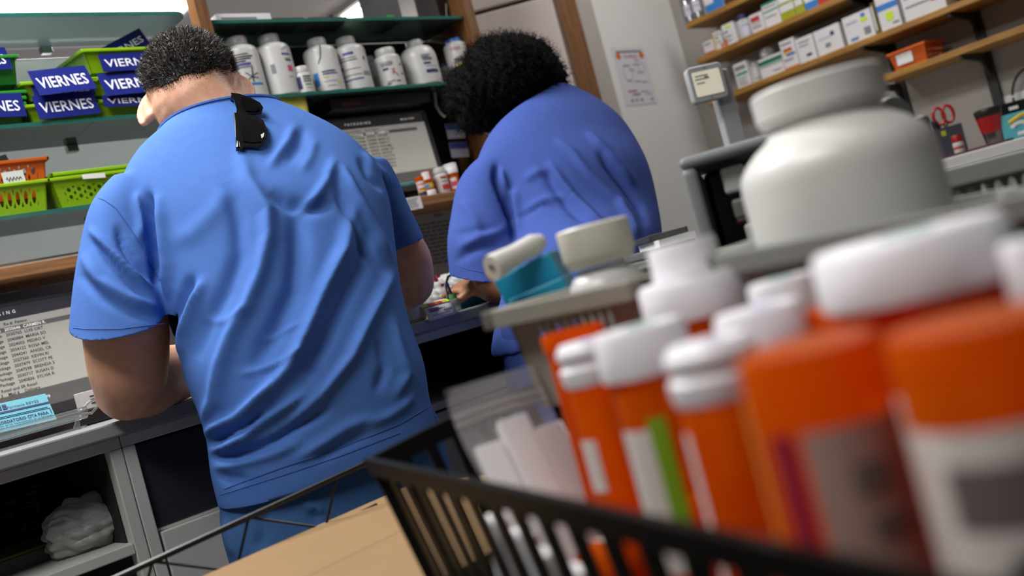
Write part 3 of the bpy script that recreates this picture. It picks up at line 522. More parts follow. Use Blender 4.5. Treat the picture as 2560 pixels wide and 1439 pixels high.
t, w, h = card('cyan_strip', 'cyan printed strip under the right monitor', 'strip', onY(975, 463, YF + .03), onY(1040, 452, YF + .03), onY(977, 470, YF + .03), mat('cyan_strip', '6fc0bd', .5, noise=.06)); mb = MB(); lettering(mb, 'CR Appointm', h * .8, (0, 0, .0005), I3, 0, .02, wid=w * .8); mb.build('print', INK, t)
# notice on the backsplash
t, w, h = card('notice_sheet', 'grey printed notice on the panel under the oak shelf', 'notice', onY(985, 535, YB - .0125), onY(1190, 505, YB - .0125), onY(1010, 690, YB - .0125), mat('notice_paper', '8d8a89', .7, noise=.05))
mb = MB(); lettering(mb, 'Aviso', .014, (0, h * .38, .0006), I3, 0, .02)
for i in range(11): 
    x = -w * .46
    while x < w * (.46 if i % 4 != 3 else .1): l = random.uniform(.012, .035); mb.box((x + l / 2, h * (.26 - .065 * i), .0005), (l, h * .022, .0006)); x += l + .005
mb.build('print', INK, t)
# ================================================================== things on the counter
# cyan reminder card in a clear holder (left)
CY = mat('cyan_card', '58a3b3', .55, noise=.04)
t, w, h = card('reminder_card', 'cyan appointment card reading RECORDATORIO CITA PARA', 'card', onY(-75, 1024, 1.73), onY(113, 983, 1.73), onY(-60, 1095, 1.70), CY, .001)
mb = MB(); s = h
lettering(mb, 'Farmacia REYES', s * .13, (w * .16, s * .28, .0006), I3, 0, .0, wid=w * .42); mb.box((w * .05, s * .15, .0005), (w * .9, s * .06, .0006))
for (a, b) in ((-.13, .38), (-.06, .38), (-.13, .28), (-.06, .28)): mb.box((w * a - w * .02, s * b, .0005), (w * .055, s * .075, .0006))
mb.box((0, s * .0, .0005), (w * .9, s * .008, .0006)); lettering(mb, 'RECORDATORIO CITA PARA', s * .15, (w * .06, -s * .2, .0006), I3, 0, .03, wid=w * .74); mb.box((w * .03, -s * .05, .0005), (w * .88, s * .008, .0006)); mb.box((w * .47, -s * .15, .0005), (.0012, s * .2, .0006))
for i in range(2): lettering(mb, 'despacho de sus medicamentos en su farmacia', s * .08, (w * .06, -s * (.31 + .08 * i), .0006), I3, 0, .01, wid=w * .8)
mb.build('print', NAVY, t)
ACR = thin('acrylic', 'f4f8f8', 'cdd4d4', .86, .10, .06, .4)
e0 = onY(-120, 1133, 1.68); e1 = onY(212, 1027, 1.68); ht = thing('card_holder', 'clear acrylic card holder in front of the left monitor', 'holder', (0, 0, 0))
xv = (e1 - e0).normalized(); mb = MB()
def trough(u, v): a = -1.9 + 2.6 * v; q = e0.lerp(e1, u); q = Vector((q.x, q.y, (e0.z + e1.z) / 2)); return q + Vector((0, -math.cos(a) * .014, math.sin(a) * .010 + .004))
mb.grid(trough, 12, 10); mb.build('trough', ACR, ht, smooth=True, solid=.003)
MB().tube([Vector((e1.x - .02, e1.y - .005, ZC + .002)), Vector((e1.x - .015, e1.y - .004, e1.z - .01))], [.006, .003], 8).build('leg', ACR, ht, smooth=True); MB().bb((e0.x, 1.655, ZC + .001), (e1.x - .01, 1.70, ZC + .004)).build('foot_plate', ACR, ht, bevel=.001)
MB().tube([Vector((e1.x - .012, e1.y - .01, e1.z)), Vector((e1.x + .006, e1.y - .01, e1.z + .012)), Vector((e1.x + .016, e1.y - .01, e1.z + .014)), Vector((e1.x + .018, e1.y - .01, e1.z + .002)), Vector((e1.x + .006, e1.y - .01, e1.z - .006))], .0022, 6, closed=True).build('end_loop', ACR, ht, smooth=True)
k = MB(); k.bb((onY(-150, 1100, 1.74).x, 1.735, ZC + .001), (onY(300, 1010, 1.74).x, 1.90, ZC + .026)); tag(k.build('keyboard', BLACKP, bevel=.004), 'black keyboard edge in front of the left monitor', 'keyboard')
t = thing('small_carton', 'small white printed carton before the left monitor by the elbow', 'box', (*onY(216, 978, 1.8).xy, ZC + .027), .1); MB().bb((-.018, -.012, 0), (.03, .012, .03)).build('carton', PAPER, t, bevel=.0006); mb = MB(); [mb.box((.008, -.0125, .02 - .006 * i), (.02, .0006, .002)) for i in range(3)]; mb.build('print', INK, t)
# right run: white bottle, label strip, bags, trays
q = onY(1024, 800, YC + .045); t = pill_bottle('stock_bottle', 'white bottle with a square code beside the bare forearm on the counter', .1, .034, (q.x, q.y, ZR + .0005), [(8, 26, .3, .42, INK), (-14, 2, .44, .5, GREYI)], neck=.6, capr=.66)
a = onY(1062, 790, YC - .002); lt = thing('label_strip', 'curved white label strip with a rainbow coloured band on the counter edge', 'label', (onY(1100, 775, YC).x, YC, ZR)); lw = .068
def strip(u, v): 
    a = v * 1.9; return Vector(((u - .5) * lw, -.004 + .032 * (1 - math.cos(a)) * .9 - .0, -.004 + .034 * math.sin(a)))
mb = MB(); mb.grid(strip, 6, 12); mb.build('sheet', PAPER, lt, smooth=True, solid=.0006)
cols = [LIMEI, LIMEI, ORGI, REDI, ORGI, REDI, YEL, LIMEI]; cb = MB()
for i in range(8): cb.grid(lambda u, v, i=i: strip((i + u) / 8, .48 + .17 * v) + Vector((0, -.0007, .0004)), 2, 4, i)
cb.build('rainbow_band', cols, lt); cb = MB(); cb.grid(lambda u, v: strip(.02 + .96 * u, .44 + .035 * v) + Vector((0, -.0007, .0004)), 2, 2, 0)
for (u0, u1, v0, v1) in ((.1, .5, .34, .37), (.12, .6, .29, .32), (.1, .45, .24, .27), (.15, .8, .12, .135), (.55, .7, .3, .31)): cb.grid(lambda u, v: strip(u0 + (u1 - u0) * u, v0 + (v1 - v0) * v) + Vector((0, -.0008, .0002)), 2, 2, 1)
for i in range(9): cb.grid(lambda u, v, i=i: strip(.6 + .035 * i + .02 * u * (i % 2 + .5), .17 + .08 * v) + Vector((0, -.0008, .0002)), 1, 2, 1)
cb.build('print', [NAVY, INK], lt)
def spot(px, py, Y): v = onY(px, py, Y); return v
v = spot(1068, 735, 1.72); crumple('plastic_bag', 'clear plastic bag with pink print heaped against the notice', 'bag', (v.x, v.y, ZR + .001), (.075, .06, .05), BAG, 5); v = spot(1140, 715, 1.78); crumple('plastic_bag', 'white plastic bag behind the hand of the curly haired person', 'bag', (v.x, v.y, ZR + .001), (.07, .05, .055), BAG, 9)
for k, (px, py) in enumerate(((1095, 690), (1107, 712), (1090, 700))): v = spot(px, py, 1.66); t = tag(MB().box(v, (.014, .0015, .007), RZ(.3)).build('pink_tag', PINK), ('upper', 'lower right', 'left')[k] + ' pink tag on the clear plastic bag', 'tag')
v = spot(1128, 690, 1.95); t = thing('cream_box', 'cream box standing behind the plastic bags', 'box', (v.x, v.y, ZR + .001)); MB().bb((-.04, -.03, 0), (.05, .03, .085)).build('carton', mat('cream_card', 'b3a98c', .7, noise=.1), t, bevel=.002)
v = spot(1048, 660, 1.97); t = thing('grey_carton', 'pale grey carton behind the bare forearm', 'box', (v.x, v.y, ZR + .001)); MB().bb((-.03, -.02, 0), (.05, .03, .08)).build('carton', mat('grey_card', '9a979c', .7, noise=.1), t, bevel=.002)
v = spot(1140, 742, 1.62); t = thing('wood_tray', 'narrow tan wooden tray under the hand', 'tray', (v.x, v.y, ZR + .001), -.02); MB().bb((-.09, -.02, 0), (.07, .03, .012)).build('base', WOOD, t, bevel=.001); MB().bb((-.09, -.022, 0), (.07, -.018, .02)).build('front_edge', WOOD, t, bevel=.001); MB().bb((-.09, .028, 0), (.07, .032, .02)).build('rear_edge', WOOD, t, bevel=.001)
TEAL = mat('teal_plastic', '1f8fb4', .3, noise=.06)
v = spot(1205, 745, 1.56); basket('counting_tray', 'teal counting tray on the counter under the wrist', 'tray', .14, .07, .018, TEAL, (v.x, v.y + .03, ZR + .001), 0, .92, lip=.004)
t = thing('cable', 'black cable looped over the plastic bags', 'cable', (0, 0, 0)); pts = [at(1117, 742, 1.98), at(1113, 715, 2.0), at(1120, 692, 2.02), at(1135, 682, 2.03), at(1152, 684, 2.03)]; pts[0].z = ZR + .003; MB().tube(pts, .0028, 8).build('cord', BLACKP, t, smooth=True); q = at(1116, 705, 1.97); MB().tube([q, q + Vector((.006, -.002, -.045))], .003, 8).build('pen_clip', NAVY, t)
v = spot(1136, 755, 1.54); t = thing('glass_vial', 'small clear vial with a green cap beside the label strip', 'vial', (v.x, v.y, ZR + .001)); MB().lathe([(.01, 0), (.011, .002), (.011, .022), (.007, .026)], 18).build('glass', thin('clear_glass', 'e6ecea', 'b9c4c2', .6, .15), t, smooth=True); MB().lathe([(.008, .026), (.008, .034)], 16).build('cap', GRNI, t, smooth=True)
# ================================================================== right wall: shelves, brackets, boxes
XS = 3.0
zsA = onX(1790, 38, XS).z; zsB = onX(1925, 82, XS).z; zsC = onX(2100, 137, XS).z; zsD = onX(2376, 145, XS).z
def wall_shelf(label, z, y0, y1):
    o = MB(); o.bb((XS, y0, z), (XW, y1, z + .019)); return tag(o.build('wall_shelf', SHELFW, bevel=.0015), label, 'shelf', 'pine wall shelves')
yl = lambda px, py: onX(px, py, XS).y
wall_shelf('top pine wall shelf at the upper edge of the picture', zsA, .3, yl(1718, 76)); wall_shelf('second pine wall shelf carrying a row of medicine cartons', zsB, .3, yl(1745, 164)); wall_shelf('third pine wall shelf with the larger white cartons', zsC, .3, yl(1770, 262)); wall_shelf('short pine wall shelf carrying the orange bin', zsD, .3, yl(2192, 212))
o = MB(); o.bb((XS, yl(1885, 340) - .02, zsC - .20), (XW, yl(1785, 345), zsC - .181)); tag(o.build('wall_shelf', SHELFW, bevel=.0015), 'low pine shelf end half hidden behind the kiosk post', 'shelf', 'pine wall shelves')
BRK = mat('bracket_steel', '2b2d2c', .5, .2, noise=.1)
for k, (px, py) in enumerate(((2468, 150), (2245, 190))):
    y = onX(px, py, XW - .01).y; t = thing('shelf_upright', ('nearer', 'farther')[k] + ' black slotted upright with shelf brackets on the right wall', 'bracket', (XW - .008, y, 0), 0, 'black shelf uprights')
    MB().bb((-.008, -.014, 1.02), (.007, .014, 2.2)).build('rail', BRK, t)
    for z in (zsB, zsC, zsD):
        b = MB(); b.prism([(0, -.002), (-.175, -.002), (-.175, -.012), (-.04, -.026), (0, -.075)], .008, (-.008, .004, z), Matrix(((1, 0, 0), (0, 0, -1), (0, 1, 0)))); b.build('arm', BRK, t)
def med_box(label, a, b, top, z, cols, deco=(), d=.08, nm='medicine_box', group='medicine boxes on the wall shelves'):
    """a, b: front bottom corners in the photograph; top: height point"""
    ya, yb = onX(*a, XS + .012).y, onX(*b, XS + .012).y; zt = onX((a[0] + b[0]) / 2 - .25 * (a[1] - top), top, XS + .012).z; h = zt - z - .019; w = ya - yb
    t = thing(nm, label, 'box', (XS + .012, (ya + yb) / 2, z + .0195), 0, group); MB().bb((0, -w / 2, 0), (d, w / 2, h)).build('carton', cols, t, bevel=.001)
    ms = []; mb = MB()
    for (u0, u1, v0, v1, m) in deco:   # u along the front from its left edge, v upward
        if m not in ms: ms.append(m)
        mb.box((-.0004 - .0003 * ms.index(m), w / 2 - (u0 + u1) / 2 * w, (v0 + v1) / 2 * h), (.0006, (u1 - u0) * w, (v1 - v0) * h), None, ms.index(m))
    if deco: mb.build('print', ms, t)
    return t
WC = mat('white_card', 'd6d4d6', .55, noise=.04); LAV = mat('lavender_card', 'c3c2d2', .55, noise=.05)
tl = lambda u0, u1, vs: [(u0, u1 - .1 * (i % 2), v, v + .04, GREYI) for i, v in enumerate(vs)]
med_box('small white carton with a red base, leftmost on the second wall shelf', (1766, 146), (1791, 137), 103, zsB, WC, [(0, 1, 0, .16, REDI)] + tl(.15, .8, (.8, .7)))
med_box('slim white carton with yellow edge and red dot on the second wall shelf', (1793, 136), (1813, 129), 80, zsB, WC, [(0, .18, 0, .95, YEL), (.35, .6, .6, .7, REDI), (.75, 1, 0, .3, ORGI)] + tl(.3, .9, (.82, .4)))
med_box('white carton with a round lime sticker on the second wall shelf', (1818, 126), (1846, 111), 60, zsB, WC, [(.35, .75, .78, .92, LIMEI), (.1, .45, .6, .66, INK), (0, .22, 0, .35, ORGI)] + tl(.1, .7, (.4, .2)))
P = onX(1868, 100, XS + .03); pill_bottle('stock_bottle', 'lavender white bottle with a navy cap among the wall shelf cartons', .085, .028, (XS + .04, P.y, zsB + .0195), [(-40, 40, .15, .6, LAV), (-25, 30, .5, .54, NAVY), (-20, 10, .66, .7, GREYI)], capm=NAVY, neck=.8, capr=.84, caph=.8, sh=.68)
med_box('white carton with a red square on the second wall shelf', (1884, 92), (1916, 76), 35, zsB, WC, [(.1, .75, .6, .85, REDI), (0, 1, 0, .05, REDI)] + tl(.1, .8, (.5, .35, .25)))
med_box('tall white carton with teal lines on the second wall shelf', (1918, 76), (1956, 58), 6, zsB, WC, [(0, 1, .92, 1, TEALI), (0, 1, .62, .68, TEALI)] + tl(.1, .9, (.8, .4)))
OLI = mat('print_olive', '9aa012', .5, noise=.08)
med_box('white and olive green carton on the second wall shelf', (1957, 55), (1991, 40), -20, zsB, WC, [(0, 1, 0, .3, OLI), (0, 1, .55, .62, OLI), (0, 1, .85, 1, OLI)]); med_box('narrow olive carton beside the white and olive one', (1992, 39), (2014, 28), -25, zsB, OLI, [(.1, .9, .35, .6, WC)])
med_box('blue and white carton on the second wall shelf', (2016, 27), (2046, 15), -30, zsB, WC, [(0, 1, 0, .35, CYANB)]); med_box('red carton at the right end of the second wall shelf', (2048, 14), (2074, 4), -25, zsB, REDI, [(.1, .8, .5, .7, WC)])
med_box('white carton with a teal bar beside the kiosk screen', (1847, 225), (1879, 214), 158, zsC, WC, [(.1, .95, .5, .6, TEALI), (.1, .9, .72, .88, GREYI)] + tl(.15, .85, (.35, .22, .1)))
P = onX(1893, 200, XS + .05); pill_bottle('stock_bottle', 'dim white bottle between the teal bar carton and the green band carton', .075, .021, (XS + .06, P.y, zsC + .0195), [(-30, 30, .2, .24, GREYI)], neck=.75, capr=.8, caph=.84)
gb = med_box('low white carton with a green band on the third wall shelf', (1905, 196), (1962, 173), 142, zsC, WC, [(0, 1, .66, .88, mat('print_darkgreen', '126b52', .5, noise=.05)), (0, 1, .56, .6, TEALI)] + tl(.55, .9, (.2,)))
v = onX(1920, 140, XS + .05); crumple('foil_pack', 'crumpled clear blister wrap on top of the green band carton', 'wrap', (XS + .05, v.y, onX(1925, 143, XS + .03).z), (.028, .032, .028), thin('foil', 'e6e8ea', 'a9adb0', .3, .35, .1), 4)
med_box('white carton with red, yellow and blue stripes on the third wall shelf', (1964, 173), (1999, 157), 100, zsC, WC, [(.15, .75, .6, .7, REDI), (.15, .75, .52, .6, YEL), (.3, .9, .44, .52, CYANB), (0, 1, 0, .06, ORGI)] + tl(.1, .8, (.85, .3)))
med_box('white carton with a small dark code on the third wall shelf', (2001, 157), (2043, 137), 93, zsC, WC, [(.45, .75, .2, .3, INK)] + tl(.15, .8, (.8, .65)))
med_box('large white carton with a navy round mark on the third wall shelf', (2047, 139), (2109, 109), 70, zsC, WC, [(.62, .76, .62, .78, NAVY), (.15, .6, .6, .68, LAV), (.35, .55, .25, .4, GREYI)])
med_box('large white carton with a lime sticker and grey code on the third wall shelf', (2119, 107), (2188, 77), 35, zsC, WC, [(.62, .85, .62, .76, LIMEI), (.66, .88, .14, .4, GREYI), (.15, .42, .1, .18, CYANB), (.1, .5, .72, .8, LAV), (.66, .8, .8, .92, CYANB)])
med_box('slim brown edged carton between two large white ones', (2191, 76), (2201, 71), 8, zsC, mat('brown_card', '5f5213', .6, noise=.1), [(0, .4, .1, .9, WC)])
med_box('white carton with a blue stripe and lime sticker on the third wall shelf', (2203, 70), (2253, 48), -30, zsC, WC, [(0, 1, .48, .62, CYANB), (.35, .7, .2, .4, LIMEI)] + tl(.6, .9, (.1, .8)))
med_box('long white carton at the upper right of the third wall shelf', (2259, 46), (2364, 2), -48, zsC, WC, [(0, .04, 0, 1, GREYI), (.1, .8, .35, .4, GREYI), (.1, .9, .6, .64, GREYI), (.7, .85, .3, .42, PINK)])
med_box('white carton with a teal wave on the top wall shelf', (1769, 40), (1812, 18), -40, zsA, WC, [(0, 1, 0, .3, CYANB), (.5, 1, .3, .6, CYANB)]); med_box('dark maroon carton on the top wall shelf', (1815, 18), (1840, 6), -40, zsA, MAROON)
for k, (px, py) in enumerate(((1728, 62), (1748, 50))): P = onX(px, py, XS + .03); pill_bottle('stock_bottle', ('clear bottle at the left end of the top wall shelf', 'clear bottle beside the teal wave carton on the top wall shelf')[k], .13, .022, (XS + .035, P.y, zsA + .0195), [(-40, 40, .2, .5, LAV), (-20, 30, .35, .38, GREYI)], bodym=thin('clear_bottle', 'dddde4', 'a5a5b0', .45, .12), neck=.5)
# orange bin on the short shelf
pa, pb = onX(2237, 185, XS + .01), onX(2318, 152, XS + .01); bw = pa.y - pb.y
ob = basket('orange_bin', 'orange perforated bin with a white label on the short wall shelf', 'basket', bw * 1.12, .13, .055, ORNG, (XS + .075, (pa.y + pb.y) / 2, zsD + .0195), -math.pi / 2, .86, dict(cols=8, rows=2, hw=.5, hh=.6), dict(cols=6, rows=2, hw=.5, hh=.6))
MB().box((-.012, -.0635, .028), (bw * .48, .0012, .032)).build('label', PAPER, ob)
# ---------------------------------------------------------------- side counter below with desk things
ZS = onX(2385, 392, 2.75).z
o = MB(); o.bb((2.62, .2, ZS - .03), (XW - .001, 1.75, ZS)); tag(o.build('side_counter', mat('pale_counter', 'bfbdbb', .5, noise=.05), bevel=.003), 'pale side counter under the wall shelves', 'counter')
o = MB(); o.bb((2.66, .22, .0), (XW - .001, 1.72, ZS - .031)); tag(o.build('side_cabinet', WALLM, bevel=.003), 'plain cabinet below the side counter', 'cabinet')
def sit(px, py, X=2.78): v = onX(px, py, X); return Vector((v.x, v.y, ZS + .0005))
def dpx(v): return v.dot(FW) / F
v = sit(2385, 388); s = dpx(v); t = thing('pen_cup', 'dark mesh pen cup with scissors on the side counter', 'pen cup', v, face_cam(v) + math.pi / 2)
MSH = mat('smoke_plastic', '3b3b46', .3, noise=.15); mb = MB(); W2 = 33 * s; H2 = 76 * s
for i, (x, y, sx, sy) in enumerate(((0, -W2, 2 * W2, .003), (0, W2, 2 * W2, .003), (-W2, 0, .003, 2 * W2), (W2, 0, .003, 2 * W2))): MB().box((x, y, H2 / 2), (sx, sy, H2)).build('wall', MSH, t)
MB().box((0, 0, .002), (2 * W2, 2 * W2, .004)).build('base', MSH, t); MB().box((-W2 * .3, -W2 - .002, H2 * .82), (.012, .001, .014)).build('sticker', OLI, t)
RED = mat('red_plastic', 'a01818', .35, noise=.08); sc = thing('scissors', 'red handled scissors standing in the pen cup', 'scissors', v + Vector((0, 0, .01)), face_cam(v) + math.pi / 2)
for sx in (-1, 1):
    rr = [Vector((sx * .012 + .014 * math.cos(a), 0, H2 + .025 + .024 * math.sin(a))) for a in np.linspace(0, 2 * math.pi, 15)[:-1]]; MB().tube(rr, .0045, 8, closed=True).build('handle', RED, sc, smooth=True)
MB().tube([(0, 0, H2), (0, 0, .005)], [.006, .003], 6).build('blades', mat('blade_steel', 'c0c0c0', .25, 1, noise=.05), sc)
mk = thing('marker', 'thick black marker leaning in the pen cup', 'marker', v + Vector((0, 0, .008)), face_cam(v) + math.pi / 2); MB().tube([(-W2 * .2, 0, 0), (-W2 * .75, .004, H2 + .012)], .011, 10).build('barrel', BLACKP, mk, smooth=True); MB().tube([(-W2 * .75, .004, H2 + .012), (-W2 * .8, .004, H2 + .02)], .009, 10).build('cap', NAVY, mk, smooth=True)
v = sit(2405, 396, 2.70); s = dpx(v); pill_bottle('stock_bottle', 'small white bottle with a red cap before the pen cup', 50 * s, 13 * s, v, [(-70, 60, .3, .42, REDI)], capm=RED, neck=.85, capr=.95, caph=.66, sh=.56)
v = sit(2492, 366); s = dpx(v); t = thing('travel_mug', 'steel travel mug with a red grip on the side counter', 'mug', v, face_cam(v)); STL = mat('brushed_steel', '77726c', .28, 1, noise=.15)
MB().lathe([(20 * s, 0), (21 * s, 3 * s), (25 * s, 34 * s)], 28).build('base', STL, t, smooth=True); MB().lathe([(25.6 * s, 34 * s), (31 * s, 74 * s)], 28).build('grip', RED, t, smooth=True); MB().lathe([(30.5 * s, 74 * s), (33 * s, 88 * s), (32 * s, 92 * s), (26 * s, 95 * s)], 28).build('lid', mat('dark_lid', '3b3733', .3, .6, noise=.1), t, smooth=True)
t = thing('maroon_book', 'thin maroon booklet lying under the travel mug', 'book', sit(2490, 374, 2.70) - Vector((0, 0, .0)), 0); MB().bb((-.05, -.05, 0), (-.0, .12, .006)).build('cover', MAROON, t)
v = sit(2555, 350, 2.80); s = dpx(v); t = thing('glue_box', 'cyan carton with a yellow and white swirl at the right edge', 'box', v, face_cam(v) + math.pi / 2 + .35); MB().bb((-38 * s, 0, 0), (60 * s, .03, 66 * s)).build('carton', mat('cyan_carton', '5db7c4', .5, noise=.05), t, bevel=.001)
mb = MB(); mb.tube([Vector((-20 * s, -.0006, 44 * s)), Vector((10 * s, -.0006, 56 * s)), Vector((40 * s, -.0006, 60 * s))], 5 * s, 6); mb.build('yellow_swirl', YEL, t); mb = MB(); mb.tube([Vector((-16 * s + 40 * s * (1 - math.cos(a)) * .5, -.0004, (26 + 14 * math.sin(a)) * s)) for a in np.linspace(.3, 5.2, 14)], 5 * s, 6); mb.build('white_swirl', PAPER, t)
v = sit(2560, 335, 2.95); s = dpx(v); t = thing('black_box', 'black carton behind the cyan swirl carton', 'box', v, face_cam(v) + math.pi / 2 + .3); MB().bb((-40 * s, 0, 0), (60 * s, .03, 96 * s)).build('carton', BLACKP, t, bevel=.001); MB().box((-8 * s, -.001, 80 * s), (22 * s, .001, 8 * s)).build('print', PAPER, t)
v = sit(2315, 398, 2.72); s = dpx(v); t = thing('water_bottle', 'clear water bottle with a blue label behind the big white bottle', 'bottle', v, face_cam(v)); CLR = thin('clear_pet', 'ecebf0', 'c9c5cf', .55, .12); MB().lathe([(22 * s, 0), (24 * s, 4 * s), (24 * s, 60 * s), (22 * s, 76 * s), (10 * s, 92 * s), (9 * s, 100 * s)], 24).build('body', CLR, t, smooth=True); MB().lathe([(10 * s, 100 * s), (10 * s, 108 * s)], 18).build('cap', PAPER, t); mb = MB(); patch(mb, 24.3 * s, -70, 70, 42 * s, 62 * s, 0, 12); mb.build('label', CYANB, t)
t, w, h = card('wall_paper', 'white paper pinned low on the right wall', 'paper', onX(2500, 245, XW - .003), onX(2570, 222, XW - .003), onX(2520, 300, XW - .003), PAPER)
q = onX(2590, 235, XW - .03); s = q.dot(FW) / F; tag(MB().tube([q + Vector((0, -55 * s * math.cos(a) * -1, 70 * s * math.sin(a))) for a in np.linspace(.2, 6.4, 30)], .0035, 6, closed=False).build('cable_loop', BLACKP, smooth=True), 'black cable loop hanging at the right edge', 'cable')
# ---------------------------------------------------------------- kiosk tablet
kc = at(1770, 206, 2.45); s = 2.45 / F; kx = RT * math.cos(.25) - FW * math.sin(.25) * -1; kx.normalize(); kR = Matrix((kx, UP, kx.cross(UP))).transposed()
kt = thing('kiosk_tablet', 'light grey kiosk tablet with a lit cream screen on a post', 'tablet', (kc.x, kc.y, 0), 0); KG = mat('kiosk_grey', 'a9acae', .4, noise=.04)
def rrect(w, h, r, n=5): return [(sx * (w / 2 - r) + r * math.cos(a), sy * (h / 2 - r) + r * math.sin(a)) for sx, sy, a0 in ((1, 1, 0), (-1, 1, math.pi / 2), (-1, -1, math.pi), (1, -1, 1.5 * math.pi)) for a in np.linspace(a0, a0 + math.pi / 2, n)]
c = Vector((0, 0, kc.z)); MB().prism(rrect(98 * s, 92 * s, 12 * s), .022, c - kR @ Vector((0, 0, .022)), kR).build('housing', KG, kt, smooth=True, bevel=.003)
MB().prism(rrect(76 * s, 62 * s, 3 * s), .001, c, kR).build('screen', mat('kiosk_screen', 'e9e2cc', .4, noise=.03, emit=.35), kt)
mb = MB(); [mb.box(c + kR @ Vector((x * s, y * s, .0014)), (w * s, 3 * s, .0006), kR) for x, y, w in ((-14, 20, 36), (-14, 12, 40), (-20, 2, 22))]; mb.box(c + kR @ Vector((-2 * s, 14 * s, .0016)), (10 * s, 6 * s, .0006), kR); mb.build('screen_text', GREYI, kt); mb = MB(); [mb.lathe([(1.6 * s, 0), (1.6 * s, .001)], 10, c + kR @ Vector((0, y * s, 0)), kR) for y in (38, -38)]; mb.build('camera_dot', INK, kt)
pc = at(1808, 215, 2.47); pc = Vector((pc.x - kc.x, pc.y - kc.y, 0)); MB().box(pc + FW * .03 + Vector((0, 0, (kc.z + .03) / 2)), (.05, kc.z + .03, .03), kR).build('post', KG, kt, bevel=.004); MB().box(pc + FW * .03 + Vector((0, 0, .01)), (.3, .02, .3), kR).build('foot', KG, kt, bevel=.004)
# ---------------------------------------------------------------- calendar poster
t, w, h = card('calendar_poster', 'white pumpkin calendar poster on the pale wall', 'poster', onY(1529, 119, YP - .002), onY(1607, 116, YP - .002), onY(1566, 265, YP - .002), mat('poster_white', 'd3d3da', .4, noise=.03))
mb = MB(); mb.box((0, h * .42, .0006), (w * .8, h * .022, .0008), None, 0); lettering(mb, 'Cobra', h * .085, (0, h * .34, .001), I3, 1, .02, wid=w * .42); lettering(mb, 'Tea', h * .07, (w * .16, h * .265, .001), I3, 1, .02)
for sx in (-1, 1): mb.lathe([(w * .075, 0)], 14, (sx * w * .37, h * .35, .001), None, 2, cap0=False)
for (x, y, a, b) in ((-.2, .18, .22, .06), (.12, .19, .2, .05), (.2, .05, .22, .04), (-.05, .1, .16, .05), (-.2, -.08, .14, .06), (.05, -.1, .2, .05), (.25, -.12, .16, .05), (.18, -.28, .24, .04), (.3, -.33, .18, .03)): mb.box((x * w, y * h, .0006), (a * w, b * h * .5, .0008), None, 3)
mb.tube([Vector((-.2 * w + .14 * w * math.cos(a), .05 * h + .13 * h * math.sin(a), .0006)) for a in np.linspace(0, 6.28, 20)[:-1]], .0009, 4, 3, closed=True); mb.tube([Vector((.28 * w + .1 * w * math.cos(a), .13 * h + .08 * h * math.sin(a), .0006)) for a in np.linspace(0, 6.28, 16)[:-1]], .0008, 4, 3, closed=True)
for x in (-.28, -.14, .02, .36): mb.box((x * w, -.42 * h, .0006), (.06 * w, .035 * h, .0008), None, 0)
mb.box((-.2 * w, -.26 * h, .0006), (.28 * w, .03 * h, .0008), None, 1); mb.box((-.1 * w, -.32 * h, .0006), (.24 * w, .03 * h, .0008), None, 1); mb.build('print', [INK, mat('poster_red', 'b0686e', .5, noise=.1), ORGI, mat('poster_grey', '9a9ca8', .5, noise=.1)], t)
# ================================================================== foreground: wire rack with cartons, baskets and vials
ZT = .735
rk = thing('wire_rack', 'black wire rack whose zigzag edge rail crosses the lower left', 'rack', (0, 0, 0))
r0, r1 = at(915, 1158, 1.16), at(300, 1440, 1.03); r2 = r0 + (r1 - r0) * 1.5
MB().tube([r0, r2], .0034, 8).build('top_rail', BLACKM, rk, smooth=True)
dn = Vector((0, 0, -.05)); MB().tube([r0 + dn, r2 + dn], .0028, 8).build('lower_rail', BLACKM, rk, smooth=True)
n = 4; zz = MB()
for i in range(n):
    a = r0.lerp(r2, (i + .35) / n); b = r0.lerp(r2, (i + .62) / n) + dn; c = r0.lerp(r2, (i + 1.35) / n); MB().tube([a, b], .0016, 6).build('zigzag_wire', BLACKM, rk, smooth=True)
    if i < n - 1: MB().tube([b, b.lerp(c, .15) + Vector((0, 0, .002)), c], .0016, 6).build('zigzag_wire', BLACKM, rk, smooth=True)
far = L(.62, 1.12, 0); rd = (r2 - r0).normalized(); rd.z = 0; pd = Vector((-rd.y, rd.x, 0)); pd = pd if pd.dot(RT) > 0 else -pd
org = Vector((r0.x, r0.y, ZT)) + rd * -.0
for k in range(26):
    a = Vector((r2.x, r2.y, ZT)).lerp(Vector((r0.x, r0.y, ZT)), k / 22); MB().tube([a + pd * .004, a + pd * 1.0], .0016, 5).build('deck_wire', BLACKM, rk)
for q in (Vector((r0.x, r0.y, 0)) - rd * .05, Vector((r2.x, r2.y, 0)), Vector((r0.x, r0.y, 0)) + pd * 1.0 - rd * .05, Vector((r2.x, r2.y, 0)) + pd * 1.0): MB().tube([Vector((q.x, q.y, 0)), Vector((q.x, q.y, ZT + .002))], .011, 12).build('post', BLACKM, rk, smooth=True)
for s in (.04, .5, 1.0): MB().tube([Vector((r0.x, r0.y, ZT - .004)) + pd * s - rd * .06, Vector((r2.x, r2.y, ZT - .004)) + pd * s], .003, 8).build('cross_bar', BLACKM, rk)
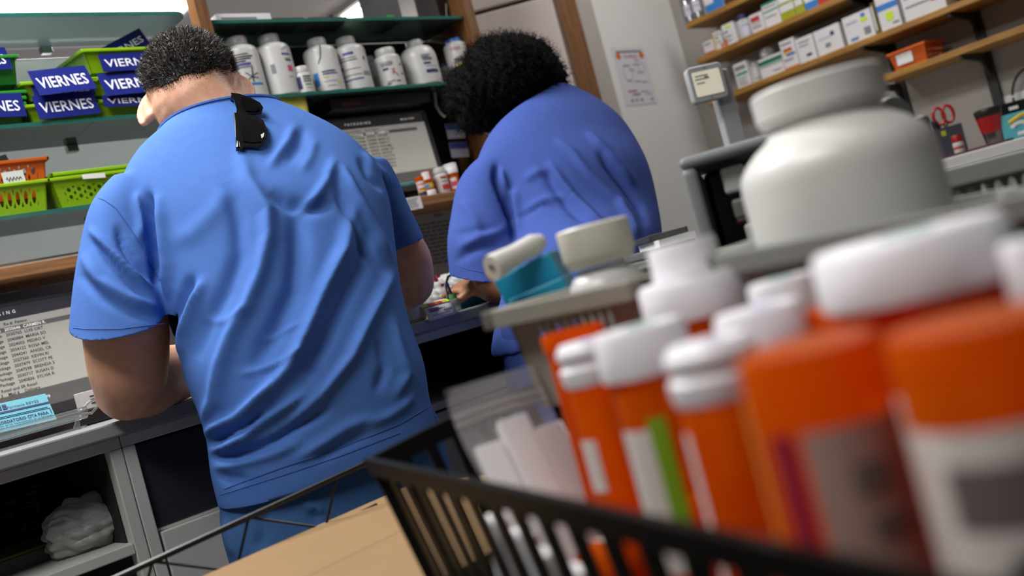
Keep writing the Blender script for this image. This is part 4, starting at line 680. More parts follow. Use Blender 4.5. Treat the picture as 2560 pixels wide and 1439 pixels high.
# kraft carton under the black basket
ZK = .757; KR = mat('kraft_card', '8a6c45', .75, noise=.08, nscale=14, bump=.1, bscale=500, stretch=(1, 1, 1))
k0, k1 = onZ(1000, 1222, ZK), onZ(505, 1440, ZK); kd = (k1 - k0).normalized(); kn = Vector((-kd.y, kd.x, 0)); kn = kn if kn.dot(RT) > 0 else -kn
kc0 = k0 - kd * .03; kt = thing('kraft_carton', 'large kraft cardboard carton under the black basket', 'carton', (kc0.x, kc0.y, ZT + .002)); Rk = Matrix((kd, kn, Vector((0, 0, 1)) * (1 if kd.cross(kn).z > 0 else -1))).transposed()
hk = ZK - ZT - .002; lx, ly = .55, .37
for nm, a, b in (('top_flap', (0, 0, hk - .003), (lx, ly / 2 - .0006, hk)), ('top_flap', (0, ly / 2 + .0006, hk - .003), (lx, ly, hk)), ('side', (0, 0, 0), (lx, .003, hk - .003)), ('side', (0, ly - .003, 0), (lx, ly, hk - .003)), ('side', (0, .003, 0), (.003, ly - .003, hk - .003)), ('side', (lx - .003, .003, 0), (lx, ly - .003, hk - .003)), ('base', (0, 0, 0), (lx, ly, .002))):
    c = [(a[i] + b[i]) / 2 for i in range(3)]; MB().box(Rk @ Vector((c[0], c[1], c[2] * (1 if Rk.col[2].z > 0 else -1))), [b[i] - a[i] for i in range(3)], Rk).build(nm, KR, kt)
# black slatted basket
ZRIM = .863; C0 = at(935, 1165, .77); C0.z = ZRIM; ld = (L(.218, -.5) - L(0, 0)).normalized(); sd = (L(.5, .218) - L(0, 0)).normalized(); LL, SS, HB = .58, .30, ZRIM - ZK - .002
bk = thing('black_basket', 'black slatted plastic basket full of amber vials in the foreground', 'basket', (C0.x, C0.y, ZK + .001)); BB = mat('basket_black', '080808', .5, noise=.15, spec=.12)
tp = .90; u0, v0 = LL * (1 - tp) / 2, SS * (1 - tp) / 2
def bp(u, v, z): 
    z0 = z; z = z * (1 + (.016 * math.sin(math.pi * v / SS) / HB if u < .001 else 0)); k = 1 - z0 / HB; return ld * (u + (LL / 2 - u) * (1 - tp) * k) + sd * (v + (SS / 2 - v) * (1 - tp) * k) + Vector((0, 0, z))
def slats(p0, p1, n, nm):
    for i in range(n + 1):
        f = i / n; a = [p0[j] + (p1[j] - p0[j]) * f for j in range(2)]; q0, q1 = bp(*a, .003), bp(*a, HB - .008); d = (bp(*p1, 0) - bp(*p0, 0)).normalized(); nn = (q1 - q0).cross(d).normalized(); hw = .0085 if n < 20 and abs((p1[0] - p0[0])) > .3 else .0042; th = .0013
        vs = [q + d * sx * hw + nn * sy * th for q in (q0, q1) for sx, sy in ((-1, -1), (1, -1), (1, 1), (-1, 1))]; MB().add(vs, [(3, 2, 1, 0), (4, 5, 6, 7), (0, 1, 5, 4), (1, 2, 6, 5), (2, 3, 7, 6), (3, 0, 4, 7)]).build(nm, BB, bk)
CN = [(0, 0), (LL, 0), (LL, SS), (0, SS)]
for i in range(4): 
    a, b = CN[i], CN[(i + 1) % 4]; ln = LL if i % 2 == 0 else SS; slats(a, b, int(ln / (.034 if i % 2 == 0 else .022)), 'slat')
    for g in range(6):
     a_, b_ = [a[j] + (b[j] - a[j]) * g / 6 for j in (0, 1)], [a[j] + (b[j] - a[j]) * (g + 1) / 6 for j in (0, 1)]
     q = [bp(*a_, z) for z in (HB - .013, HB)] + [bp(*b_, z) for z in (HB - .013, HB)]; d = (q[2] - q[0]).normalized(); out = d.cross(Vector((0, 0, 1))); out = out if out.dot(bp(LL / 2, SS / 2, 0) - q[0]) < 0 else -out
     e = [.004 if g == 0 else .0, .004 if g == 5 else .0]; vs = [q[0] - d * e[0], q[2] + d * e[1], q[3] + d * e[1], q[1] - d * e[0]]; vs = vs + [v + out * .006 for v in vs]; rimmb = MB() if g == 0 else rimmb; rimmb.add(vs, [(0, 1, 2, 3), (7, 6, 5, 4), (0, 4, 5, 1), (1, 5, 6, 2), (2, 6, 7, 3), (3, 7, 4, 0)])
    rimmb.build('rim', BB, bk)
fl = MB(); fl.prism([(bp(u, v, 0).x, bp(u, v, 0).y) for u, v in CN], .002); fl.build('floor_panel', BB, bk)
# ---------------------------------------------------------------- vials in the black basket
ZV = ZK + .046
TEALP = mat('cap_print_teal', '7fc4b0', .5, noise=.1); VIOP = mat('cap_print_violet', 'b9b4dd', .5, noise=.1); GRNP = mat('vial_green', '7aa81c', .5, noise=.05); MAG = mat('vial_magenta', '8f1030', .5, noise=.05); YELV = mat('vial_yellow', 'c58a1c', .5, noise=.05)
TXT = mat('vial_text', '6a5e5c', .6, noise=.1)
def bvial(label, px, py, dep, wpx, cap, spec, **k):
    P = at(px, py, dep); H = P.z - ZV; R = wpx / 2 * dep / F / (1.06 if cap == 'ring' else 1.14 if cap == 'wide' else 1.0); P.z = ZV
    return vial(label, P, R, H, cap, spec, group='amber vials in the black basket', **k)
top = lambda m, *q: ('top', q, m)
bvial('amber vial with a two ring white cap, nearest the plastic pouch', 1462, 850, .56, 158, 'ring', [(20, 70, .05, .75, MAG), (-70, -30, .3, .55, VL), top(VIOP, (.2, .1, .006))])
bvial('amber vial with a broad white cap and a lime green label edge', 1592, 815, .485, 236, 'wide', [(-70, -20, .05, .62, VL), (-20, 5, .05, .66, GRNP), top(TEALP, (0, .1, .008), (.3, -.1, .005))])
bvial('amber vial with a ringed white cap in the middle of the basket front', 1765, 850, .41, 232, 'ring', [(-95, -62, .0, .7, VL), top(VIOP, (.3, .2, .004), (-.2, 0, .003))])
bvial('large amber vial upside down with pinkish label, right of the ringed cap vial', 2010, 860, .315, 352, 'base', [(-20, 70, .14, .80, mat('vial_label_pink', 'a98a80', .6, noise=.15)), (-48, -26, .1, .80, MAG), (-80, -68, .1, .9, YELV), (10, 40, .62, .7, TXT), (15, 45, .5, .56, TXT)])
bvial('large amber vial upside down with white text label at the right edge', 2420, 800, .275, 410, 'base', [(-75, 60, .12, .78, VL), (-40, 40, .55, .7, TXT), (-10, 60, .4, .5, TXT), (-50, 30, .25, .3, TXT)])
bvial('big amber vial with a very broad white cap and teal print', 2262, 583, .385, 478, 'wide', [top(TEALP, (.1, .0, .010), (-.25, .15, .006), (.4, -.2, .005)), (-60, 40, .1, .6, VL)])
bvial('amber vial with a white cap behind the upside down vial', 1952, 695, .50, 176, 'wide', [top(TEALP, (0, 0, .007))]); bvial('amber vial with a violet marked white cap in the second row', 1890, 768, .45, 226, 'wide', [top(VIOP, (.3, .2, .006), (-.3, 0, .004))])
bvial('tall amber vial with a stacked white cap behind the front row', 1722, 690, .57, 268, 'wide', [(-40, 60, .2, .55, VL), (20, 50, .2, .5, PINK)])
st = at(1706, 605, .57); P = at(1722, 692, .57); t = thing('loose_cap', 'white ribbed cap stacked on the tall amber vial', 'cap', (P.x, P.y, P.z + .0006)); R_ = 86 * .57 / F; MB().lathe([(R_ * 1.02, 0), (R_ * 1.06, .002), (R_, .004), (R_, st.z - P.z - .002), (R_ * .94, st.z - P.z)], 40).build('shell', CAPW, t, smooth=True)
bvial('open amber vial without a cap behind the ring cap vial', 1428, 822, .64, 150, 'none', [(-30, 40, .1, .6, VL)]); bvial('amber vial with a white cap at the far right edge', 2590, 590, .34, 190, 'wide', [top(TEALP, (-.3, 0, .006))]); bvial('amber vial standing behind the big capped vial at the right', 2520, 700, .37, 260, 'none', [])
bvial('short amber vial in the second row under the broad capped one', 2150, 745, .44, 250, 'none', [(-40, 40, .1, .5, VL)])
for i in range(5):
    for j in range(2):
        q = Vector((C0.x, C0.y, ZK + .0245)) + bp(.12 + .095 * i, .045 + .125 * j, 0); d = (sd + ld * (.1 * (-1) ** i)).normalized()
        vial('amber vial lying flat in the basket bottom, row %s from the corner, %s one' % (('one', 'two', 'three', 'four', 'five')[i], ('outer', 'inner')[j]), q, .0195, .098, 'wide', [(60, 130, .1, .6, VL)], rot=frame(d), group='amber vials in the black basket')
# white pouch in the basket
PO = thin('pouch_film', 'ffffff', 'f4f4f6', .86, .05, .3, .5); pc = at(1380, 1130, .64); pt = thing('zip_pouch', 'clear zip pouch with white tablet packs leaning in the black basket', 'pouch', (pc.x, pc.y, ZK + .004), 0)
pw = 275 * .64 / F; ztop = (at(1280, 945, .70).z - ZK - .004) / .84; ux = (RT * .94 + FW * .34).normalized(); uy = Vector((0, 0, 1)); uy = (UP * .84 + (FW * .94 - RT * .34) * .54).normalized(); un = ux.cross(uy)
def pouch(u, v, sgn): 
    b = math.sin(math.pi * min(1, max(0, u))) * (1 - v) ** .6 * .012 * sgn; return ux * ((u - .5) * pw + .004 * math.sin(v * 6)) + uy * (v * ztop) + un * (b + .006 * v)
mb = MB(); mb.grid(lambda u, v: pouch(u, v, 1), 14, 14); mb.grid(lambda u, v: pouch(u, v, -1), 14, 14); mb.build('film', PO, pt, smooth=True)
for v in (.82, .86): MB().tube([pouch(u, v, 1) + un * .001 for u in np.linspace(0, 1, 10)], .0012, 6).build('zip_line', PO, pt, smooth=True)
PKW = mat('packet_white', 'fafafc', .5, noise=.05, nscale=20)
for (x, w_, h_, t_) in ((-.31, .27, .70, .007), (.02, .30, .78, .010), (.34, .28, .70, .007)):
    MB().box(ux * x * pw + uy * (h_ * ztop / 2 + .002), (w_ * pw * 1.12, t_, h_ * ztop), Matrix((ux, -un, uy)).transposed()).build('packet', PKW, pt, bevel=.002)
# white strips of tablets seen through the slats
for k in range(4):
    q = bp(.155 + .036 * k, .012 + .004 * (k % 2), .0); t = thing('white_packet', ('first', 'second', 'third', 'fourth')[k] + ' white packet seen through the basket slats, counted from the corner', 'packet', Vector((C0.x, C0.y, ZK + .0035)) + q, 0, 'white packets behind the slats')
    MB().box(sd * .0 + Vector((0, 0, .032 - .003 * k)), (.030, .010, .064 - .006 * k), Matrix((ld, sd, Vector((0, 0, 1)))).transposed()).build('wrap', PKW, t, bevel=.003)
# ---------------------------------------------------------------- grey baskets
GB = mat('taupe_basket', '908f85', .4, noise=.06)
g0, g1 = at(1256, 772, .73), at(1585, 700, .66); gw = (g1 - g0).length; gx = (g1 - g0).normalized(); gy = Vector((-gx.y, gx.x, 0)).normalized(); gy = gy if gy.dot(FW) > 0 else -gy; gz = gx.cross(gy); gR = Matrix((gx, gy, gz)).transposed(); gh = .078; gd = .24
gc = (g0 + g1) / 2 + gy * gd / 2 - gz * gh
basket('grey_basket', 'taupe plastic basket with the teal boxes and white bottle', 'basket', gw, gd, gh, GB, gc, gR, .90, dict(cols=9, rows=1, ms=.2, mt0=.5, mt1=.16, hw=.55, hh=.8), dict(cols=8, rows=2, mt0=.2), lip=.012, lipdrop=.013)
st_ = thing('support_crate', 'dark crate under the grey baskets', 'crate', (*(gc + gy * .02 + gx * .22).xy, ZT + .002), math.atan2(gx.y, gx.x)); zc_ = gc.z - ZT - .006
MB().bb((-.20, .06, 0), (.52, .30, zc_)).build('body', mat('crate_dark', '26262a', .5, noise=.1), st_, bevel=.004); MB().bb((-.20, .06, zc_), (.52, .30, zc_ + .003)).build('lid', mat('crate_lid', '2e2e33', .5, noise=.1), st_)
# teal boxes
def slab(name, label, cat, pts, dep, depth, m, dd=0):
    """box whose front face is given by three photograph corners TL, TR, BL"""
    TL, TR, BL = at(*pts[0], dep), at(*pts[1], dep + dd), at(*pts[2], dep); x = TR - TL; w = x.length; x.normalize(); y = TL - BL; y -= x * y.dot(x); h = y.length; y.normalize(); z = x.cross(y); R = Matrix((x, y, z)).transposed()
    t = thing(name, label, cat, (TL + x * w / 2 - y * h / 2), R); return t, w, h
TB = mat('teal_carton', '1c93b8', .35, noise=.05)
for i, (lab, pts) in enumerate((('upper teal carton tilted in the taupe basket', ((1232, 700), (1372, 628), (1262, 765))), ('lower teal carton tilted in the taupe basket', ((1268, 752), (1405, 690), (1295, 815))))):
    t, w, h = slab('teal_carton', lab, 'carton', pts, .84 - .012 * i, .05, TB, -.01); MB().box((0, 0, -.03), (w, h, .06)).build('carton', TB, t, bevel=.002); MB().box((0, -h * .42, .0004), (w * .98, h * .05, .0006)).build('crease', mat('teal_dark', '14708f', .4, noise=.05), t)
ra, rb = at(1232, 668, .81), at(1345, 607, .84); t = thing('paper_roll', 'white paper roll lying on the teal cartons', 'roll', ra, frame(rb - ra)); RLm = mat('roll_white', 'd9d7d0', .6, noise=.05); ln = (rb - ra).length; rr = 34 * .79 / F
MB().lathe([(rr * .35, -.001), (rr * .98, -.001), (rr * 1.02, .002), (rr * .84, ln * .5), (rr * .9, ln * .9), (rr * .6, ln + .004), (0.0005, ln + .005)], 24, cap0=False).build('roll', RLm, t, smooth=True); MB().lathe([(rr * .34, ln * .4), (rr * .34, -.0015), (rr * .30, -.0015), (rr * .30, ln * .4)], 18, cap0=False, cap1=False).build('core', mat('core_grey', 'b0aba0', .7, noise=.1), t, smooth=True)
# white capped bottle in the taupe basket
P = at(1512, 690, .80); s = .80 / F; axis = (at(1478, 560, .80) - at(1512, 690, .80)); R = frame((axis.normalized() + UP * .6), RT); t = thing('capped_bottle', 'white bottle with a tall cream cap leaning in the taupe basket', 'bottle', P, R); CRM = mat('cream_cap', 'd5d3c6', .4, noise=.04)
MB().lathe([(92 * s, -130 * s), (100 * s, -120 * s), (100 * s, -34 * s), (96 * s, -14 * s), (80 * s, 8 * s), (66 * s, 18 * s), (66 * s, 26 * s)], 36).build('body', WHITE, t, smooth=True)
mb = MB(); n = 60; vs = []
for (r, z) in ((80, 30), (82, 34), (90, 52), (92, 56), (93, 128), (88, 133)):
    for i in range(n): a = 2 * math.pi * i / n; q = r * s * (1 - (.012 if i % 2 and z > 50 else 0)); vs.append((q * math.cos(a), q * math.sin(a), z * s))
mb.add(vs, [(k * n + i, k * n + (i + 1) % n, (k + 1) * n + (i + 1) % n, (k + 1) * n + i) for k in range(5) for i in range(n)] + [tuple(5 * n + i for i in range(n)), tuple(reversed(range(n)))]); mb.build('cap', CRM, t, smooth=True)
# second grey basket with the huge white bottle
h0, h1 = at(1795, 640, .56), at(2620, 478, .50); hw = (h1 - h0).length; hx = (h1 - h0).normalized(); hy = Vector((-hx.y, hx.x, 0)).normalized(); hy = hy if hy.dot(FW) > 0 else -hy; hz = hx.cross(hy); hR = Matrix((hx, hy, hz)).transposed(); gh2 = .08
GB2 = mat('grey_tray_plastic', '8f918d', .4, noise=.05)
basket('grey_tray', 'light grey plastic basket holding the huge white bottle', 'basket', hw, .22, gh2, GB2, (h0 + h1) / 2 + hy * .11 - hz * gh2, hR, .86, dict(cols=12, rows=1, mt0=.3, mt1=.3), None, lip=.010, lipdrop=.012)
P = at(2095, 430, .66); s = .66 / F; R = frame(UP * 1.0 + RT * -.04, RT); zb = (h0 + h1).z / 2 - gh2 + .02; t = thing('huge_white_bottle', 'huge white medicine bottle with a broad ribbed cap', 'bottle', (P.x, P.y, zb)); off = P.z - zb
BW = mat('bottle_satin', 'd6d6d2', .38, noise=.03, nscale=6)
# profile measured up from the base: shoulder at py~430 on its axis
zz = lambda d: off + d * s
MB().lathe([(215 * s, 0), (232 * s, .006), (240 * s, .02), (240 * s, zz(0)), (238 * s, zz(25)), (230 * s, zz(48)), (212 * s, zz(72)), (184 * s, zz(96)), (156 * s, zz(114)), (144 * s, zz(124)), (140 * s, zz(152))], 64).build('body', BW, t, smooth=True)
mb = MB(); n = 120; vs = []; pr = ((150, 148), (156, 151), (157, 160), (161, 163), (162, 228), (155, 235))
for (r, z) in pr:
    for i in range(n): a = 2 * math.pi * i / n; q = r * s * (1 - (.008 if i % 2 and 160 < z < 232 else 0)); vs.append((q * math.cos(a), q * math.sin(a), zz(z)))
mb.add(vs, [(k * n + i, k * n + (i + 1) % n, (k + 1) * n + (i + 1) % n, (k + 1) * n + i) for k in range(5) for i in range(n)] + [tuple(5 * n + i for i in range(n)), tuple(reversed(range(n)))]); mb.build('cap', BW, t, smooth=True)
# grey machine frame with white parts
P = at(1830, 505, .98); s = .98 / F; mR = Matrix((RT, FW, UP)).transposed(); mt = thing('counting_machine', 'grey machine housing with an open dark front behind the huge bottle', 'machine', P, math.atan2(RT.y, RT.x) - .24); MG = mat('machine_grey', '858a8c', .4, noise=.06)
for nm, a, b, m in (('side_post', (-100, -.02, -130), (-62, .16, 108), MG), ('top_cover', (-100, -.02, 108), (240, .16, 136), MG), ('back_plate', (-62, .14, -130), (240, .16, 108), BLACKP), ('base', (-100, -.02, -160), (240, .16, -130), MG)): MB().bb((a[0] * s, a[1], a[2] * s), (b[0] * s, b[1], b[2] * s)).build(nm, m, mt, bevel=.006, bseg=3)
for (x, z, w_, h_, m) in ((20, 55, 60, 66, WHITE), (26, -20, 56, 50, GREYP), (38, -92, 50, 60, WHITE), (14, -50, 30, 14, MAROON)): MB().bb((x * s - w_ * s / 2, .0, z * s - h_ * s / 2), (x * s + w_ * s / 2, .06, z * s + h_ * s / 2)).build('inner_block', m, mt, bevel=.003)
stnd = thing('machine_stand', 'dark stand below the grey machine', 'stand', (P.x, P.y, ZT + .002), math.atan2(RT.y, RT.x) - .24); MB().bb((-.035, -.0, 0), (.09, .15, P.z - 160 * s - ZT - .003)).build('block', MATS['crate_dark'], stnd)
# far grey basket with square holes
q0, q1 = at(2338, 432, .86), at(2700, 340, .80); qw = (q1 - q0).length; qx = (q1 - q0).normalized(); qy = Vector((-qx.y, qx.x, 0)).normalized(); qy = qy if qy.dot(FW) > 0 else -qy; qz = qx.cross(qy); qR = Matrix((qx, qy, qz)).transposed()
basket('hole_basket', 'grey green basket with a row of square holes at the right edge', 'basket', qw, .16, .11, mat('sage_plastic', '80857f', .4, noise=.05), (q0 + q1) / 2 + qy * .08 - qz * .11, qR, .88, dict(cols=9, rows=1, ms=.06, mt0=.60, mt1=.15, hw=.66, hh=.85, nh=12), None, lip=.012, lipdrop=.016)
# dark curved dispenser behind the huge bottle
P = at(2222, 290, .95); s = .95 / F; t = thing('tape_dispenser', 'dark grey rounded dispenser behind the cap of the huge bottle', 'dispenser', P, math.atan2(RT.y, RT.x)); MB().lathe([(40 * s, -.015), (44 * s, -.01), (44 * s, .01), (40 * s, .015)], 28, (0, 0, 0), Matrix(((1, 0, 0), (0, 0, -1), (0, 1, 0)))).build('wheel', mat('dispenser_grey', '4c5050', .35, noise=.1), t, smooth=True); MB().bb((-30 * s, -.012, -340 * s), (90 * s, .012, -20 * s)).build('body', MATS['dispenser_grey'], t, bevel=.006)
# papers between the bottle cap and the machine
P = at(1668, 612, 1.15); s = 1.15 / F; t = thing('paper_tray', 'grey tray with white papers between the white cap and the machine', 'tray', P, math.atan2(RT.y, RT.x) + .1); MB().bb((-60 * s, 0, -.01), (75 * s, .12, 0)).build('base', GREYP, t, bevel=.002); MB().bb((-20 * s, -.004, .0), (75 * s, .1, .008)).build('papers', PAPER, t); MB().bb((-30 * s, .02, .009), (75 * s, .1, .016)).build('clip_board', mat('clip_dark', '3c3d3e', .4, noise=.1), t, bevel=.001); MB().bb((-64 * s, -.0, -.30), (70 * s, .11, -.0105)).build('drawer_box', GREYP, t, bevel=.003)
# ================================================================== people
def superring(c, a, b, n=40, p=2.2):
    out = []
    for i in range(n):
        t = 2 * math.pi * i / n; ct, st = math.cos(t), math.sin(t); out.append(c + a * (math.copysign(abs(ct) ** (2 / p), ct)) + b * (math.copysign(abs(st) ** (2 / p), st)))
    return out
def limb(mb, pts, rs, n=20, flat=None):
    pts = [Vector(q) for q in pts]; rings = []; ref = None
    P2, R2 = [], []
    for k in range(len(pts) - 1):
        for j in range(4): t = j / 4; P2.append(pts[k].lerp(pts[k + 1], t)); R2.append(rs[k] + (rs[k + 1] - rs[k]) * t)
    P2.append(pts[-1]); R2.append(rs[-1])
    for _ in range(2): P2 = [P2[0]] + [(P2[i - 1] + P2[i] * 2 + P2[i + 1]) / 4 for i in range(1, len(P2) - 1)] + [P2[-1]]
    mb.tube(P2, R2, n)
    for q, r in ((P2[0], R2[0]), (P2[-1], R2[-1])): ball(mb, q, r)
def ball(mb, c, r, R=None, n=16):
    r = r if isinstance(r, (tuple, list)) else (r, r, r); c = Vector(c); R = R or Matrix.Identity(3); vs = [c + R @ Vector((0, 0, -r[2]))]; m = n // 2
    for k in range(1, m):
        ph = -math.pi / 2 + math.pi * k / m
        for i in range(n): a = 2 * math.pi * i / n; vs.append(c + R @ Vector((r[0] * math.cos(ph) * math.cos(a), r[1] * math.cos(ph) * math.sin(a), r[2] * math.sin(ph))))
    vs.append(c + R @ Vector((0, 0, r[2]))); fs = [(0, 1 + (i + 1) % n, 1 + i) for i in range(n)]
    for k in range(m - 2):
        for i in range(n): fs.append((1 + k * n + i, 1 + k * n + (i + 1) % n, 1 + (k + 1) * n + (i + 1) % n, 1 + (k + 1) * n + i))
    e = len(vs) - 1; fs += [(e, 1 + (m - 2) * n + i, 1 + (m - 2) * n + (i + 1) % n) for i in range(n)]; mb.add(vs, fs)
def remesh(mb, voxel, it=8, lam=.5):
    me = mb.mesh('tmp', WHITE); ob = bpy.data.objects.new('tmp', me); COL.objects.link(ob); md = ob.modifiers.new('r', 'REMESH'); md.mode = 'VOXEL'; md.voxel_size = voxel
    ev = ob.evaluated_get(bpy.context.evaluated_depsgraph_get()); m2 = bpy.data.meshes.new_from_object(ev); bpy.data.objects.remove(ob); bpy.data.meshes.remove(me)
    V = np.empty(len(m2.vertices) * 3); m2.vertices.foreach_get('co', V); V = V.reshape(-1, 3); fs = [tuple(p.vertices) for p in m2.polygons]
    E = np.empty(len(m2.edges) * 2, dtype=int); m2.edges.foreach_get('vertices', E); E = E.reshape(-1, 2); bpy.data.meshes.remove(m2)
    return smooth(V, E, it, lam), fs, E
def smooth(V, E, it, lam=.5):
    deg = np.bincount(E.ravel(), minlength=len(V))[:, None]
    for _ in range(it):
        S = np.zeros_like(V)
        for k in range(3): S[:, k] = np.bincount(E[:, 0], V[E[:, 1], k], len(V)) + np.bincount(E[:, 1], V[E[:, 0], k], len(V))
        V = V + lam * (S / np.maximum(deg, 1) - V)
    return V
def normals(V, fs):
    N = np.zeros_like(V); Q = np.array([f[:4] if len(f) >= 4 else (f[0], f[1], f[2], f[2]) for f in fs]); n = np.cross(V[Q[:, 2]] - V[Q[:, 0]], V[Q[:, 3]] - V[Q[:, 1]])
    for k in range(4): 
        for c in range(3): N[:, c] += np.bincount(Q[:, k], n[:, c], len(V))
    return N / np.maximum(np.linalg.norm(N, axis=1), 1e-12)[:, None], Q
def folds(V, fs, specs, zone=None):
    """press ridges and creases into cloth; specs: (points, width px, height m) with the points read off the photograph where the cloth faces it"""
    N, Q = normals(V, fs); px, dep = project(V); view = V - np.array(CAM); view /= np.linalg.norm(view, axis=1)[:, None]; face = np.clip(-(N * view).sum(1) * 2.2, 0, 1); D = np.zeros(len(V))
    for pts, w, h in specs:
        pts = np.array(pts, float); best = np.full(len(V), 1e9); par = np.zeros(len(V)); seg = np.linalg.norm(np.diff(pts, axis=0), axis=1); cum = np.concatenate([[0], np.cumsum(seg)])
        for i in range(len(pts) - 1):
            a, b = pts[i], pts[i + 1]; ab = b - a; t = np.clip(((px - a) @ ab) / (ab @ ab), 0, 1); d = np.linalg.norm(px - (a + t[:, None] * ab), axis=1); u = d < best; best[u] = d[u]; par[u] = (cum[i] + t[u] * seg[i]) / cum[-1]
        tp = np.clip(np.minimum(par, 1 - par) * 5, 0, 1) ** .7; D += h * np.exp(-(best / w) ** 2) * (.15 + .85 * tp)
    D *= face
    return V + N * D[:, None]
def slices(mb, sl, fdir, n=40, p=2.3, shrink=.93):
    rings = []
    for (lp, rp, dl, dr, b, tau) in sl:
        A, B = at(*lp, dl), at(*rp, dr); c = (A + B) / 2; a = (B - A) / 2 * shrink; bv = fdir * (b * math.cos(tau)) - UP * (b * math.sin(tau)); rings.append(superring(c, a, bv, n, p))
    # smooth interpolation between slices
    R = []
    for k in range(len(rings) - 1):
        for j in range(4):
            t = j / 4; p0, p1, p2, p3 = rings[max(k - 1, 0)], rings[k], rings[k + 1], rings[min(k + 2, len(rings) - 1)]
            R.append([(b * 2 + (c - a) * t + (a * 2 - b * 5 + c * 4 - d) * t * t + (b * 3 - a - c * 3 + d) * t ** 3) * .5 for a, b, c, d in zip(p0, p1, p2, p3)])
    R.append(rings[-1]); mb.loft(R); return rings
def pydata(name, V, fs, m, parent, base, smooth_=True, solid=0, cuts=()):
    me = bpy.data.meshes.new(name); me.from_pydata([tuple(v) for v in (V - np.array(base))], [], fs)
    for q in (m if isinstance(m, list) else [m]): me.materials.append(q)
    if smooth_: me.polygons.foreach_set('use_smooth', [True] * len(me.polygons))
    # drop loose verts
    bm = bmesh.new(); bm.from_mesh(me)
    for (pt, d, rad, reach) in cuts:
        d = Vector(d).normalized(); pt = Vector(pt) - Vector(base); sel = []
        for f in bm.faces:
            r = f.calc_center_median() - pt; h = r.dot(d)
            if -.03 < h < reach and (r - d * h).length < rad: sel.append(f)
        geom = set(sel)
        for f in sel: geom.update(f.verts); geom.update(f.edges)
        bmesh.ops.bisect_plane(bm, geom=list(geom), plane_co=pt, plane_no=d, clear_outer=True, dist=1e-6)
    loose = [v for v in bm.verts if not v.link_faces]; bmesh.ops.delete(bm, geom=loose, context='VERTS'); bmesh.ops.recalc_face_normals(bm, faces=bm.faces); bm.to_mesh(me); bm.free()
    o = bpy.data.objects.new(name, me); COL.objects.link(o); o.parent = parent
    if solid: md = o.modifiers.new('s', 'SOLIDIFY'); md.thickness = solid; md.offset = -1
    return o
def seam(name, bvh, pts, r, m, parent, base, lift=.0004, n=24):
    pts = np.array(pts, float); seg = np.linalg.norm(np.diff(pts, axis=0), axis=1); cum = np.concatenate([[0], np.cumsum(seg)]); out = []
    for s in np.linspace(0, cum[-1], n):
        i = min(np.searchsorted(cum, s, 'right') - 1, len(seg) - 1); q = pts[i] + (pts[i + 1] - pts[i]) * (s - cum[i]) / seg[i]; d = ray(*q).normalized(); h = bvh.ray_cast(CAM, d)
        if h[0] is not None: out.append(h[0] - d * lift - Vector(base))
    if len(out) > 2: return MB().tube(out, r, 5).build(name, m, parent, smooth=True)
def hand(mb, wrist, d, up, size=1.0, curl=.5, side=1):
    """palm and five jointed fingers; d = pointing direction, up = back of the hand, side = +1 thumb towards d x up"""
    d = Vector(d).normalized(); up = Vector(up); up = (up - d * up.dot(d)).normalized(); x = d.cross(up) * side; k = size; W = Vector(wrist)
    R = Matrix((x, d, up)).transposed(); ball(mb, W + d * .045 * k, (.041 * k, .052 * k, .0145 * k), R)
    for i, (o, ln, r) in enumerate(((.030, .072, .0088), (.010, .080, .0092), (-.010, .074, .0088), (-.029, .060, .0078))):
        p = W + d * .085 * k + x * o * k; pts = [W + d * .05 * k + x * o * .8 * k, p]; a = curl * .35; 
        for f in (.45, .32, .25): dd = d * math.cos(a) - up * math.sin(a); p = p + dd * ln * f * k; pts.append(p); a += curl * .9
        limb(mb, pts, [r * k * 1.05, r * k, r * k * .95, r * k * .88, r * k * .72], 10)
    p = W + d * .022 * k + x * .026 * k; a1 = (d * .55 + x * .75 - up * .25).normalized(); a2 = (d * .9 + x * .25 - up * .35).normalized(); limb(mb, [W + d * .012 * k + x * .012 * k, p, p + a1 * .036 * k, p + a1 * .036 * k + a2 * .03 * k, p + a1 * .036 * k + a2 * .05 * k], [.014 * k, .0135 * k, .0112 * k, .0095 * k, .0075 * k], 10)
def ear(mb, c, out, up, back, s=1.0):
    """shell-shaped ear: rim, lobe and hollow"""
    R = Matrix((back, up, out)).transposed()
    ring = [c + R @ Vector((math.cos(a) * .0165 * s * (1 + .12 * math.sin(a)) + .003 * s, math.sin(a) * .029 * s, .008 * s + .004 * s * math.cos(a))) for a in np.linspace(0, 2 * math.pi, 22)[:-1]]
    mb.tube(ring, .0044 * s, 8, closed=True); ball(mb, c + R @ Vector((.002 * s, 0, .006 * s)), (.017 * s, .028 * s, .0075 * s), R, 14); ball(mb, c + R @ Vector((-.004 * s, -.026 * s, .009 * s)), (.009 * s, .010 * s, .0055 * s), R, 10); ball(mb, c + R @ Vector((.0, .004 * s, .011 * s)), (.005 * s, .015 * s, .0045 * s), R, 10)
